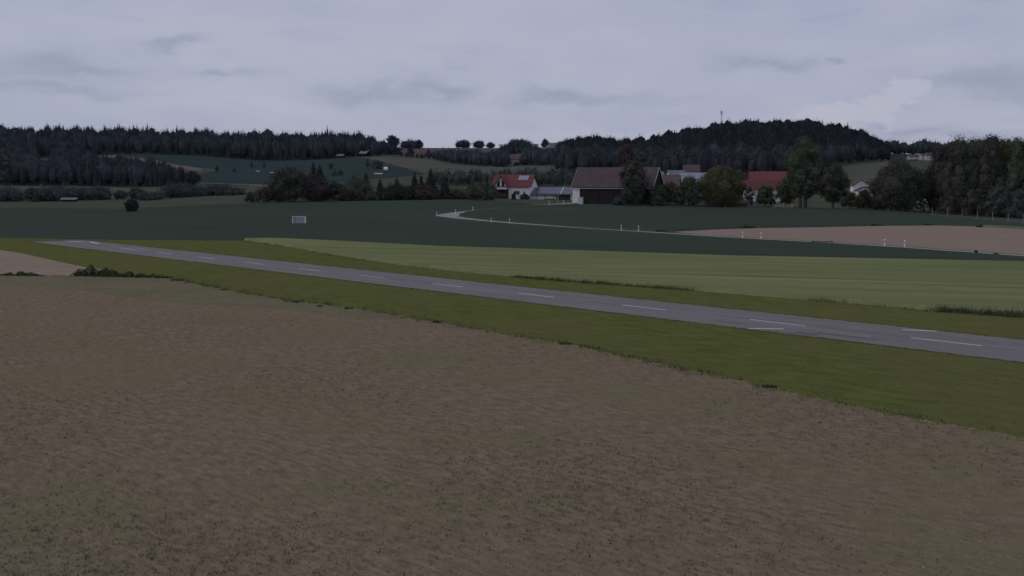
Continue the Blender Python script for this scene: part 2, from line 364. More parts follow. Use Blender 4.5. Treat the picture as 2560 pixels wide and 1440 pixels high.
v2, f2 = path_strip([hit(*p) for p in [(1085,540.5),(1000,544),(860,549.5),(700,554),(600,557),(420,560)]], 2.2, .19)
tag(new_obj('farm_track', pymesh('farm_track', v2, f2), material('track_grass', (.075,.085,.062), (.095,.105,.075), scale=.5)), 'faint paler track running through the wheat from the road bend', 'track', kind='structure')
tag(new_obj('road_verge', pymesh('road_verge', v, f), material('verge_grass', (.11,.12,.06), (.16,.165,.09), scale=.6)), 'rough grass verge along the country road', 'verge', kind='structure')

field('road_junction', m_road, [(1078,541.2),(1106,536.8),(1140,533),(1150,537),(1146,543),(1142,547.2),(1120,546.2),(1100,543)], .11, step=4, label='pale paved widening at the tip of the road bend')
# ------------------------------------------------------------------ leafy stuff
def leaf_mesh(name, C, Nrm, S, tint, aspect=1.0, tri=None, tritint=None):
    """quads of size S centred at C, facing roughly Nrm"""
    n = len(C); r = RNG.normal(size=(n, 3)); t = np.cross(Nrm, r); t /= np.linalg.norm(t, axis=1)[:, None] + 1e-9
    b = np.cross(Nrm, t); b /= np.linalg.norm(b, axis=1)[:, None] + 1e-9
    s = S[:, None] * .5; k = RNG.uniform(.5, 1.2, (n, 1))
    V = np.stack([C - t*s, C - b*s*k*aspect, C + t*s, C + b*s*k*aspect], 1).reshape(-1, 3)
    m = 0 if tri is None else len(tri)
    if m: V = np.concatenate([V, tri.reshape(-1, 3)])
    nv = 4*n + 3*m
    me = bpy.data.meshes.new(name); me.vertices.add(nv); me.vertices.foreach_set('co', V.ravel())
    me.loops.add(nv); me.loops.foreach_set('vertex_index', np.arange(nv, dtype=np.int32))
    ls = np.concatenate([np.arange(0, 4*n, 4), 4*n + np.arange(0, 3*m, 3)]).astype(np.int32); lt = np.concatenate([np.full(n, 4), np.full(m, 3)]).astype(np.int32)
    me.polygons.add(n + m); me.polygons.foreach_set('loop_start', ls); me.polygons.foreach_set('loop_total', lt)
    ca = me.color_attributes.new('tint', 'FLOAT_COLOR', 'POINT')
    T = np.ones((nv, 4)); T[:4*n, :3] = np.repeat(tint, 4, 0)
    if m: T[4*n:, :3] = np.repeat(tritint, 3, 0)
    ca.data.foreach_set('color', T.ravel())
    me.update(); return me
_p = (1 + 5**.5)/2
ICO_V = np.array([(-1,_p,0),(1,_p,0),(-1,-_p,0),(1,-_p,0),(0,-1,_p),(0,1,_p),(0,-1,-_p),(0,1,-_p),(_p,0,-1),(_p,0,1),(-_p,0,-1),(-_p,0,1)], float); ICO_V /= np.linalg.norm(ICO_V[0])
ICO_F = np.array([(0,11,5),(0,5,1),(0,1,7),(0,7,10),(0,10,11),(1,5,9),(5,11,4),(11,10,2),(10,7,6),(7,1,8),(3,9,4),(3,4,2),(3,2,6),(3,6,8),(3,8,9),(4,9,5),(2,4,11),(6,2,10),(8,6,7),(9,8,1)])
def unit(n):
    d = RNG.normal(size=(n, 3)); return d / np.linalg.norm(d, axis=1)[:, None]
def tube(path, radii, sides=6):
    v, f = [], []
    for k, p in enumerate(path):
        d = (Vector(path[min(k+1, len(path)-1)]) - Vector(path[max(k-1, 0)])).normalized()
        x = d.orthogonal().normalized(); y = d.cross(x)
        for s in range(sides):
            a = 2*math.pi*s/sides; v.append(Vector(p) + (x*math.cos(a) + y*math.sin(a))*radii[k])
    for k in range(len(path)-1):
        for s in range(sides): a = k*sides+s; b = k*sides+(s+1) % sides; f.append((a, b, b+sides, a+sides))
    f.append(tuple(range((len(path)-1)*sides, len(path)*sides)))
    return v, f
def join(parts):
    v, f = [], []
    for a, b in parts: n = len(v); v += a; f += [tuple(i+n for i in t) for t in b]
    return v, f
m_bark  = material('bark', (.075,.062,.050), (.115,.100,.085), scale=3, bump=.5)
m_birch = material('pale_bark', (.30,.29,.28), (.16,.15,.14), scale=2.5, bump=.3)
LEAF = {
 'dark':   material('leaf_dark',   (.066,.070,.054), (.094,.098,.072), scale=.5, attr=True, rough=.8),
 'olive':  material('leaf_olive',  (.095,.095,.050), (.130,.126,.066), scale=.5, attr=True, rough=.8),
 'green':  material('leaf_green',  (.080,.098,.066), (.118,.136,.088), scale=.5, attr=True, rough=.8),
 'grey':   material('leaf_grey',   (.068,.084,.078), (.098,.114,.102), scale=.5, attr=True, rough=.8),
 'red':    material('leaf_red',    (.064,.054,.050), (.088,.073,.064), scale=.5, attr=True, rough=.8),
 'spruce': material('needle_dark', (.040,.046,.040), (.060,.066,.055), scale=.5, attr=True, rough=.8),
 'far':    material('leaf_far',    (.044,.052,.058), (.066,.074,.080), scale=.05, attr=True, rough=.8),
}
def tints(n, lobe=None, amp=.28):
    t = 1 + RNG.uniform(-amp, amp, (n, 1)); 
    return np.clip(t * (1 + RNG.uniform(-.06, .06, (n, 3))), .3, 1.8)
def crown_broad(h, w, base, nl, dens, leaf, shape='round', d=None):
    """lobes spread through the crown, leaves over each lobe"""
    d = d or w; Cs, Ns, Ts, Tr, Tt = [], [], [], [], []
    ch = h - base; nlobe = nl
    area = 0
    for k in range(nlobe):
        t = (k + RNG.uniform(.1, .9)) / nlobe                      # height in crown
        if shape == 'round': env = math.sin(math.pi*(.10 + .86*t))**.6
        elif shape == 'column': env = (1 - abs(t-.45)*.9)**.7 * (.55+.45*math.sin(math.pi*min(1, t*1.25+.1)))
        elif shape == 'bush': env = math.cos(t*1.35)**.55
        else: env = 1 - .75*t
        a = k*2.4 + RNG.uniform(-.7, .7); rr = RNG.uniform(.25, 1.05)**.5 * env
        lr = RNG.uniform(.11, .27) * min(w, d) * (.7 + .3*env) * (1 if shape != 'column' else .85)
        cx = math.cos(a) * max(0, rr*w/2 - lr*.45); cy = math.sin(a) * max(0, rr*d/2 - lr*.45); cz = base + lr*.6 + t*(ch - lr*1.35)
        n = int(4*math.pi*lr*lr*dens / (leaf*leaf*.5)) + 6
        u = unit(n); r = lr * RNG.uniform(.72, 1.0, (n, 1)) * RNG.uniform(.85, 1.2, (n, 1))
        wob = 1 + .28*np.sin(u[:, :1]*4.3 + k*1.7)*np.cos(u[:, 2:3]*3.7 + k)
        C = np.array([cx, cy, cz]) + u * r * wob * np.array([1, 1, RNG.uniform(.75, 1.2) if shape != 'column' else RNG.uniform(1.2, 1.9)])
        Cs.append(C); Ns.append(u*.7 + unit(n)*.8 + np.array([0, 0, .25])); Ts.append(tints(n) * RNG.uniform(.78, 1.22))
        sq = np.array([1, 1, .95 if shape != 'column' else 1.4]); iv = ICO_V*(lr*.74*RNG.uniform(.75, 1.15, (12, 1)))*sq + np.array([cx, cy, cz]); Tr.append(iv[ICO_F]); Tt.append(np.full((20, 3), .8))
        for q in range(4):                                        # sprigs poking out of the lobe
            v_ = unit(1)[0]; v_[2] = abs(v_[2])*.8; m_ = 5; st = RNG.uniform(.8, 1.45, (m_, 1))
            Cs.append(np.array([cx, cy, cz]) + v_*lr*st + RNG.normal(size=(m_, 3))*leaf*.4); Ns.append(unit(m_)); Ts.append(tints(m_))
    return np.concatenate(Cs), np.concatenate(Ns), np.concatenate(Ts), np.concatenate(Tr), np.concatenate(Tt)
def crown_spruce(h, w, base, dens, leaf, ragged=1.0):
    Cs, Ns, Ts = [], [], []; z = base; 
    while z < h*.985:
        t = (z-base)/(h-base); rad = w/2*(1-t)**.85 * RNG.uniform(.72, 1.12) + .12
        nb = max(4, int(5 + 6*(1-t)))
        a0 = RNG.uniform(0, 6.28)
        for k in range(nb):
            a = a0 + 6.28*k/nb + RNG.uniform(-.25, .25); L_ = rad*RNG.uniform(.7, 1.12)
            n = max(3, int(L_*dens*3/leaf)); s = RNG.uniform(.12, 1, (n, 1))
            dirv = np.array([math.cos(a), math.sin(a), 0])
            C = dirv*s*L_ + np.array([0, 0, z]) + np.array([0, 0, 1])*(-.32*s*L_ + .14*(s*L_)**2/max(L_, .3)) + RNG.normal(size=(n, 3))*leaf*np.array([.35, .35, .25])
            Cs.append(C); Ns.append(np.array([0, 0, 1.])*.8 + dirv*.5 + unit(n)*.7); Ts.append(tints(n)*RNG.uniform(.8, 1.2))
        z += RNG.uniform(.30, .48)*max(1, h/14)*(1 if h > 6 else .7)
    return np.concatenate(Cs), np.concatenate(Ns), np.concatenate(Ts)
def tree(name, label, px, Y, top, wpx, kind='round', leafc='dark', group=None, base=.16, nl=26, dens=1.0, leaf=None, bark=None, cat='tree', dpt=None, trunks=1, sink=0.0):
    g = at(px, Y); h = max(1.0, ztop(top, Y) - g.z); w = wpx*Y/F*1.1
    leaf = leaf or max(.24, .00088*Y*1.25)
    t = thing(name, label, cat, g, random.uniform(0, .4), group)
    nl = int(nl*1.35); dens *= .34 if kind != 'spruce' else 1.4; tri_ = tt_ = None
    if kind == 'spruce':
        C, Nn, T = crown_spruce(h, w*1.25, h*base*.5, dens, leaf)
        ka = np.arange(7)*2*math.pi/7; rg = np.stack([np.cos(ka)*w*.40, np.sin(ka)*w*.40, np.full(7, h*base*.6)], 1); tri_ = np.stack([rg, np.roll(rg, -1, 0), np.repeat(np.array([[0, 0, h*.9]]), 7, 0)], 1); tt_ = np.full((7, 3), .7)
        tr = max(.10, h*.013); v, f = tube([(0, 0, -.2), (0, 0, h*.5), (0, 0, h*.97)], [tr, tr*.6, .03])
    else:
        b = h*base
        C, Nn, T, tri_, tt_ = crown_broad(h, w, b, nl, dens, leaf, kind, dpt)
        tr = max(.07, .019*h); parts = []
        for q in range(trunks):
            ox = (q - (trunks-1)/2)*tr*4
            top_ = (ox*1.6 + random.uniform(-.05, .05)*w, random.uniform(-.05, .05)*w, h*.72)
            parts.append(tube([(ox, 0, -.25), (ox*1.1, 0, h*.25), (ox*1.3 + top_[0]*.3, top_[1]*.5, h*.48), top_], [tr*1.25, tr, tr*.6, tr*.18], 7))
            for k in range(5):
                a = random.uniform(0, 6.28); z0 = b*.8 + (h*.55-b*.8)*random.random(); l = w*.36
                parts.append(tube([(ox, 0, z0), (ox+math.cos(a)*l*.5, math.sin(a)*l*.5, z0+l*.35), (ox+math.cos(a)*l, math.sin(a)*l, z0+l*.85)], [tr*.45, tr*.28, tr*.08], 5))
        v, f = join(parts)
    new_obj('trunk', pymesh('trunk', v, f, True), bark or m_bark, t)
    new_obj('crown', leaf_mesh('crown', C, Nn, leaf*RNG.uniform(.6, 1.3, len(C)), T, 1.0, tri_, tt_), LEAF[leafc], t)
    return t

def forest(name, label, front, back, spacing, hmin, hmax, conifer, leafc='far', nq=40, leafm=1.0, pxr=None, hfun=None, tintfun=None, wide=1.0):
    """a far wood that reads as one mass: front/back = [(px, Y)...]"""
    fx = [p[0] for p in front]; fy = [p[1] for p in front]; bx = [p[0] for p in back]; by = [p[1] for p in back]
    Cs, Ns, Ss, Ts, Tr, Tt = [], [], [], [], [], []
    p0, p1 = fx[0], fx[-1]; Y = min(fy)
    while Y < max(by):
        X = ray(p0, 449)[0]*Y + random.random()*spacing; X1 = ray(p1, 449)[0]*Y
        while X < X1:
            x = X + random.uniform(-.8, .8)*spacing; y = Y + random.uniform(-.9, .9)*spacing
            px = 1280 + x/y*F*1.005
            if p0 <= px <= p1 and np.interp(px, fx, fy) <= y <= np.interp(px, bx, by):
                z = zt(x, y); h = random.uniform(hmin, hmax)*(hfun(px, y) if hfun else 1)*(1 + .16*math.sin(px*.061+y*.013)*math.sin(px*.023+2) + .08*math.sin(px*.17))
                if random.random() < .04: h *= 1.17
                con = random.random() < (conifer(px, y) if callable(conifer) else conifer)
                if con:
                    n = nq; t = RNG.uniform(.05, 1, n)**.85; w = h*random.uniform(.10, .15)*wide
                    a = RNG.uniform(0, 6.28, n); r = w*(1-t)**.62*RNG.uniform(.75, 1.15, n) + .25
                    C = np.stack([np.cos(a)*r, np.sin(a)*r, t*h - .25*r], 1); Nn = np.stack([np.cos(a)*.8, np.sin(a)*.8, np.ones(n)*.6], 1) + unit(n)*.25
                    S = leafm*(1.2 - .4*t); tt = random.uniform(.6, .9)
                    ka = np.arange(6)*1.047 + random.random(); ring = np.stack([np.cos(ka)*w*.85, np.sin(ka)*w*.85, np.full(6, h*.05)], 1); apex = np.array([0, 0, h*.95])
                    tr_ = np.stack([ring, np.roll(ring, -1, 0), np.repeat(apex[None], 6, 0)], 1)
                else:
                    n = int(nq*.85); w = h*random.uniform(.19, .28)*wide; u = unit(n); r = RNG.uniform(.82, 1.08, (n, 1))
                    lob = 1 + .16*np.sin(u[:, :1]*5 + X)*np.cos(u[:, 1:2]*5 + Y)
                    r = r*RNG.uniform(.85, 1.2, (n, 1)); C = u*r*lob*np.array([w, w, h*.45]) + np.array([0, 0, h*.52]); Nn = u*1.0 + unit(n)*.35 + np.array([0, 0, .2])
                    S = np.full(n, leafm*1.1); tt = random.uniform(.85, 1.25)
                    iv = ICO_V*(.86*RNG.uniform(.82, 1.12, (12, 1)))*np.array([w, w, h*.46]) + np.array([0, 0, h*.50]); tr_ = iv[ICO_F]
                tr_ = tr_ + np.array([x, y, z])
                if tintfun: tt *= tintfun(px, y)
                Cs.append(C + np.array([x, y, z])); Ns.append(Nn); Ss.append(S*RNG.uniform(.6, 1.3, n)); Ts.append(tints(n, amp=.14)*tt); Tr.append(tr_); Tt.append(np.full((len(tr_), 3), tt))
            X += spacing
        Y += spacing
    C = np.concatenate(Cs)
    me = leaf_mesh(name, C, np.concatenate(Ns), np.concatenate(Ss), np.concatenate(Ts), 1.0, np.concatenate(Tr), np.concatenate(Tt))
    print(name, len(Cs), 'trees', len(C)*2, 'tris')
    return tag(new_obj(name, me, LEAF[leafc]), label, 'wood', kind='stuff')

fr = [(p[0], hit(*p)[1]) for p in [(-260,402),(-60,400),(100,396),(200,392),(262,386),(400,387),(560,394),(700,402.5),(800,400),(860,393),(935,391),(975,388)]]
forest('hill_forest', 'dark spruce forest covering the long ridge on the skyline', fr, [(-260,1680),(900,1660),(940,1560),(975,1420)], 7.6, 17, 24, lambda p, y: .8 if y > 1480 else .45,
       hfun=lambda p, y: np.interp(p, [900, 975], [1, .62]), tintfun=lambda p, y: .8)
forest('knoll_forest', 'dark mixed forest covering the round hill with the radio mast', [(1392,880),(1440,840),(1560,840),(1640,800),(1700,790),(1900,800),(2060,840),(2085,1010),(2180,1080),(2222,1130)],
       [(1392,1250),(1440,1660),(2190,1640),(2222,1500)], 8.2, 15, 22, lambda p, y: .35 if y > 1200 else .15, nq=38, leafm=1.05,
       hfun=lambda p, y: np.interp(p, [1392, 1440, 2150, 2222], [.75, 1, 1, .7]), tintfun=lambda p, y: .46 if y > 1100 else (.80 if y > 930 else .70))
forest('shoulder_wood', 'band of mixed trees on the skyline above the far village', [(2196,1560),(2620,1540)], [(2196,1700),(2620,1700)], 7.0, 13, 22, .3, nq=42)
forest('valley_wood', 'dark spruce and broadleaf wood in the valley below the ridge', [(-60,860),(300,860),(360,830),(430,800),(470,840)], [(-60,1260),(90,1260),(108,960),(122,960),(140,1260),(205,1240),(245,1060),(300,1010),(360,960),(430,900),(470,870)], 5.6, 13, 20,
       lambda p, y: .6 if p > 180 else .25, nq=56, leafm=.85, hfun=lambda p, y: np.interp(p, [-60, 150, 270, 340, 400, 470], [1.1, .95, 1.15, 1.1, .9, .75]), tintfun=lambda p, y: .85)
forest('slope_hedge', 'dark belt of hedge trees across the far slope', [(985,1275),(1080,1230),(1130,1120),(1200,1050),(1268,1010)], [(985,1300),(1080,1260),(1130,1200),(1200,1180),(1268,1200)], 6, 10, 15, .15, nq=60, leafm=1.1,
       hfun=lambda p, y: np.interp(p, [985, 1060, 1120], [.35, .4, 1]))
forest('slope_copse', 'dark broadleaf copse beside the house on the far slope', [(1308,1060),(1400,1000)], [(1308,1250),(1400,1250)], 6.5, 11, 16, .1, nq=60, leafm=1.1)
forest('valley_thicket', 'grey green thicket in the valley behind the red roofed house', [(1085,640),(1240,640),(1345,620),(1435,600)], [(1085,690),(1240,700),(1345,690),(1435,720)], 6, 6, 10, .1, nq=80, leafm=.8, leafc='grey', tintfun=lambda p, y: .8)

# ------------------------------------------------------------------ individual trees
T = tree
# copse in front of the valley
T('birch_tree', 'broad dark broadleaf with a pale slender trunk at the copse corner', 722, 398, 417, 92, leafc='dark', bark=m_birch, nl=44, base=.06, trunks=2)
T('shrub', 'dark reddish broad shrub beside the pale trunked tree', 688, 400, 446, 46, 'bush', 'red', base=.03, nl=22, cat='shrub')
T('spruce_tree', 'tall dark spruce with a broad double neighbour rising above the copse', 784, 412, 405, 46, 'spruce', 'spruce')
T('spruce_tree', 'slightly lower spruce leaning on the tallest copse spruce', 800, 414, 410, 48, 'spruce', 'spruce')
T('broadleaf_tree', 'brownish dark broadleaf in front of the paired spruces', 788, 399, 440, 74, leafc='red', nl=34, base=.05)
T('shrub', 'low mixed green shrub left of the copse', 655, 402, 470, 40, 'bush', 'green', base=.02, nl=18, cat='shrub')
T('shrub', 'small blackish shrub at the left tip of the copse', 627, 406, 480, 26, 'bush', 'dark', base=.02, nl=12, cat='shrub')
T('broadleaf_tree', 'round mid green broadleaf in the middle of the copse', 888, 399, 447, 72, leafc='green', nl=34, base=.05)
T('broadleaf_tree', 'narrow grey green broadleaf right of the paired spruces', 838, 402, 452, 42, leafc='grey', nl=22, base=.05)
T('spruce_tree', 'short wide spruce behind the round mid green broadleaf', 884, 425, 437, 40, 'spruce', 'spruce')
T('spruce_tree', 'dark leaning spruce right of the round mid green broadleaf', 915, 405, 432, 34, 'spruce', 'spruce', dens=1.3)
T('shrub', 'reddish low shrub under the round mid green broadleaf', 862, 396, 476, 44, 'bush', 'red', base=.02, nl=18, cat='shrub')
T('shrub', 'light green low shrub at the crop edge of the copse', 938, 395, 476, 42, 'bush', 'green', base=.02, nl=18, cat='shrub')
T('spruce_tree', 'stubby dark spruce left of the wide dark yew', 950, 403, 449, 34, 'spruce', 'spruce', dens=1.3)
T('shrub', 'wide rounded dark yew shrub in the copse', 992, 396, 466, 80, 'bush', 'spruce', base=.01, nl=34, cat='shrub', dens=1.2)
T('spruce_tree', 'small spruce tip above the wide dark yew', 992, 405, 441, 24, 'spruce', 'spruce')
T('spruce_tree', 'slim spruce left of the thin one in the right half of the copse', 1036, 402, 431, 28, 'spruce', 'spruce', dens=1.3)
T('spruce_tree', 'thin spruce between slim and tallest right copse spruces', 1053, 403, 437, 22, 'spruce', 'spruce', dens=1.3)
T('spruce_tree', 'tallest spruce in the right half of the copse', 1077, 401, 419, 42, 'spruce', 'spruce', dens=1.4)
T('spruce_tree', 'lone edge spruce closing the right end of the copse', 1112, 398, 439, 36, 'spruce', 'spruce', dens=1.4)
T('shrub', 'dark brown shrub under the tallest right copse spruce', 1062, 394, 462, 60, 'bush', 'red', base=.01, nl=26, cat='shrub')
T('broadleaf_tree', 'spreading green tree standing alone before the white house', 1202, 392, 455, 70, 'bush', 'green', base=.10, nl=34)
T('shrub', 'brownish low shrub between copse and lone spreading tree', 1150, 402, 484, 60, 'bush', 'red', base=.01, nl=16, cat='shrub')
T('shrub', 'lone round blackish shrub in the wheat', 326, 372, 497, 29, 'round', 'spruce', base=.0, nl=30, cat='shrub', dens=1.8)
# valley bushes at the left
G1 = 'bushes scattered in the left valley'
for px, top, w, Y, kind, lab in ((14, 478, 60, 560, 'bush', 'wide grey bush at the left end of the valley row'), (78, 470, 26, 545, 'round', 'slim upright tree among the left valley bushes'),
      (132, 474, 66, 560, 'bush', 'broad grey green bush right of the slim upright tree'), (190, 474, 46, 575, 'bush', 'dusky bush behind the low grey shed'), (240, 470, 50, 570, 'bush', 'taller dusky bush right of the low grey shed'),
      (300, 478, 22, 575, 'round', 'small round tree left of the grey domed tree'), (338, 472, 30, 560, 'round', 'grey domed tree behind the lone blackish shrub'), (375, 488, 40, 540, 'bush', 'low pale bush right of the grey domed tree'),
      (450, 465, 56, 560, 'bush', 'tall grey left end of the valley hedge'), (498, 474, 50, 565, 'bush', 'middle of the grey valley hedge'), (545, 473, 50, 570, 'bush', 'dusky right middle of the valley hedge'), (588, 478, 36, 560, 'bush', 'low right end of the valley hedge')):
    T('bush' if kind == 'bush' else 'broadleaf_tree', lab, px, Y, top-2, w*1.35, kind, 'grey', G1, base=.05, nl=20, cat='bush' if kind == 'bush' else 'tree')
T('broadleaf_tree', 'pale rounded tree at the left end of the valley wood', 12, 845, 372, 52, 'round', 'grey', base=.08, nl=24)
T('broadleaf_tree', 'rounded green tree closing the right end of the valley wood', 482, 830, 428, 34, 'round', 'far', base=.03, nl=22)
G2 = 'small trees dotted on the far slope'
for px, base_py, top, w, kind, lab in ((630, 421, 404, 6, 'column', 'left of two thin columnar trees on the far green slope'), (661, 421, 404, 7, 'column', 'right of two thin columnar trees on the far green slope'),
      (587, 432, 418, 9, 'round', 'small round tree low on the green slope'), (543, 430, 414, 10, 'round', 'faint round tree left on the green slope'), (828, 424, 406, 14, 'round', 'small cone shaped tree high on the green slope'),
      (836, 440, 421, 18, 'spruce', 'small dark spruce on the slope behind the copse'), (852, 440, 424, 16, 'round', 'grey round tree beside the slope spruce'), (919, 418, 394, 15, 'spruce', 'pointed tree left of the dark round slope clump'),
      (945, 424, 399, 34, 'round', 'dark round clump beside the white dot on the meadow')):
    X, Y = hit(px, base_py); T('slope_tree', lab, px, Y, top+1.5, w*.8, kind, 'grey', G2, base=.02, nl=14, leaf=.8)
G3 = 'trees along the skyline'
for px, Y, top, w, kind, lab in ((961, 1590, 350, 10, 'spruce', 'slim pointed conifer at the end of the ridge forest'), (981, 1560, 339, 28, 'round', 'tallest round crowned tree on the skyline gap'), (944, 1590, 356, 18, 'round', 'low tree left of the slim skyline conifer'),
      (1022, 1560, 354, 40, 'bush', 'flat wide tree clump on the ploughed skyline'), (1047, 1560, 351, 20, 'round', 'round tree right of the flat skyline clump'), (1160, 1640, 352, 30, 'round', 'left of three round trees beyond the ploughed field'),
      (1198, 1640, 353, 24, 'round', 'middle of three round trees beyond the ploughed field'), (1227, 1640, 358, 18, 'round', 'right smallest of three trees beyond the ploughed field'), (1300, 1580, 351, 46, 'round', 'massive dark tree left of the hilltop houses'),
      (1268, 1400, 362, 36, 'bush', 'dark bushy tree in front of the massive hilltop tree'), (1316, 1420, 366, 40, 'bush', 'low dark tree right in front of the massive hilltop tree'), (1362, 1620, 349, 15, 'round', 'lollipop shaped tree between the hilltop houses'),
      (1415, 1630, 356, 40, 'bush', 'low dark tree row beside the hilltop white cube'), (985, 1330, 366, 30, 'round', 'dusky tree below the tallest skyline tree'), (1028, 1290, 370, 14, 'round', 'slim dark tree in front of the ploughed skyline'),
      (1072, 1290, 375, 16, 'spruce', 'small conifer in front of the ploughed skyline'), (2242, 1580, 352, 12, 'spruce', 'dark pointed conifer at the foot of the round hill')):
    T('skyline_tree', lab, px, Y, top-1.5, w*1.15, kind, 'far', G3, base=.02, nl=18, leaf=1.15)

# ------------------------------------------------------------------ buildings
m_white = material('white_render', (.66,.66,.66), (.74,.74,.73), scale=.6)
m_grey_r = material('grey_render', (.48,.47,.47), (.56,.55,.55), scale=.6)
m_wood = material('dark_boards', (.024,.021,.020), (.050,.042,.038), scale=2.2, stretch=(4,4,.15), bump=.5)
m_brownwood = material('brown_boards', (.055,.038,.032), (.085,.062,.05), scale=2, stretch=(3,3,.2))
m_red = material('red_tiles', (.165,.062,.060), (.212,.082,.076), (.15,.062,.060), scale=1.2, stretch=(1,1,3), bump=.4, bscale=6)
m_dred = material('dark_red_tiles', (.115,.052,.052), (.150,.068,.064), (.108,.054,.052), scale=1.2, bump=.4, bscale=6)
m_mauve = material('weathered_tiles', (.098,.070,.074), (.130,.094,.098), (.105,.082,.078), scale=.5, big=.12, bump=.4, bscale=8)
m_brown = material('brown_tiles', (.110,.082,.078), (.145,.108,.100), scale=1, bump=.4, bscale=6)
m_slate = material('grey_tiles', (.17,.17,.19), (.22,.22,.24), scale=1)
m_glass = material('window_glass', (.02,.022,.028), (.035,.038,.045), scale=.5, rough=.08, spec=.5)
m_frame = material('window_frame', (.70,.70,.70), scale=1, rough=.5)
m_darkfr = material('dark_frame', (.05,.045,.045), (.07,.06,.06), scale=1)
m_pv = material('solar_glass', (.085,.095,.150), (.115,.125,.180), scale=.6, rough=.22, spec=.6)
m_alu = material('aluminium', (.50,.50,.52), (.58,.58,.60), scale=2, rough=.4, metallic=.4)
def box(x0, x1, y0, y1, z0, z1):
    v = [Vector(p) for p in ((x0,y0,z0),(x1,y0,z0),(x1,y1,z0),(x0,y1,z0),(x0,y0,z1),(x1,y0,z1),(x1,y1,z1),(x0,y1,z1))]
    return v, [(3,2,1,0),(4,5,6,7),(0,1,5,4),(1,2,6,5),(2,3,7,6),(3,0,4,7)]
def part(name, geo, mat, parent, smooth_=False):
    return new_obj(name, pymesh(name, geo[0], geo[1], smooth_), mat, parent)
def gable_body(L_, D, e, r):
    v = [(-L_/2,-D/2,-.6),(L_/2,-D/2,-.6),(L_/2,D/2,-.6),(-L_/2,D/2,-.6),(-L_/2,-D/2,e),(L_/2,-D/2,e),(L_/2,D/2,e),(-L_/2,D/2,e),(-L_/2,0,r),(L_/2,0,r)]
    return [Vector(p) for p in v], [(0,1,5,4),(1,2,6,9,5),(2,3,7,6),(3,0,4,8,7),(4,5,9,8),(6,7,8,9)]
def roof_slab(L_, D, e, r, side, oh=.5, og=.5, th=.22, lift=.12):
    """one roof plane as a slab; side -1 front, +1 back"""
    sl = (r-e)/(D/2); yo = side*(D/2+oh); zo = e - sl*oh
    a = [(-L_/2-og, yo, zo+lift), (L_/2+og, yo, zo+lift), (L_/2+og, side*.02, r+lift), (-L_/2-og, side*.02, r+lift)]
    v = [Vector(p) for p in a] + [Vector(p)+Vector((0, 0, th)) for p in a]
    return v, [(3,2,1,0),(4,5,6,7),(0,1,5,4),(1,2,6,5),(2,3,7,6),(3,0,4,7)]
def on_roof(x, s, L_, D, e, r, lift):   # s metres up the front plane from the eave wall line
    d = math.hypot(D/2, r-e); t = s/d
    return Vector((x, -D/2 + D/2*t, e + (r-e)*t + lift))
def panel_on_roof(x0, x1, s0, s1, dims, lift=.40, th=.05):
    L_, D, e, r = dims
    a = [on_roof(x0,s0,*dims,lift), on_roof(x1,s0,*dims,lift), on_roof(x1,s1,*dims,lift), on_roof(x0,s1,*dims,lift)]
    n = Vector((0, -(r-e), D/2)).normalized()*th
    v = a + [p+n for p in a]
    return v, [(3,2,1,0),(4,5,6,7),(0,1,5,4),(1,2,6,5),(2,3,7,6),(3,0,4,7)]
def window(parent, face, u0, u1, z0, z1, L_, D, frame=None, mull=1, name='window'):
    """face F front, R right gable, L left gable; u along the wall"""
    def w2(u, d, z):
        if face == 'F': return Vector((u, -D/2-d, z))
        if face == 'R': return Vector((L_/2+d, u, z))
        return Vector((-L_/2-d, -u, z))
    def slab(a0, a1, b0, b1, d0, d1):
        v = [w2(a0,d0,b0), w2(a1,d0,b0), w2(a1,d0,b1), w2(a0,d0,b1), w2(a0,d1,b0), w2(a1,d1,b0), w2(a1,d1,b1), w2(a0,d1,b1)]
        return v, [(3,2,1,0),(4,5,6,7),(0,1,5,4),(1,2,6,5),(2,3,7,6),(3,0,4,7)]
    w = .09
    fr_ = join([slab(u0,u1,z0,z0+w,-.02,.06), slab(u0,u1,z1-w,z1,-.02,.06), slab(u0,u0+w,z0+w,z1-w,-.02,.06), slab(u1-w,u1,z0+w,z1-w,-.02,.06)] +
              [slab(u0+(u1-u0)*k/(mull+1)-.04, u0+(u1-u0)*k/(mull+1)+.04, z0+w, z1-w, -.02, .055) for k in range(1, mull+1)])
    wo = part(name, fr_, frame or m_frame, parent)
    part('pane', slab(u0+w*.5, u1-w*.5, z0+w*.5, z1-w*.5, -.01, .02), m_glass, wo)
    if face != 'F' or name == 'window': part('sill', slab(u0-.08, u1+.08, z0-.08, z0-.003, -.02, .14), m_grey_r, wo)
    return wo
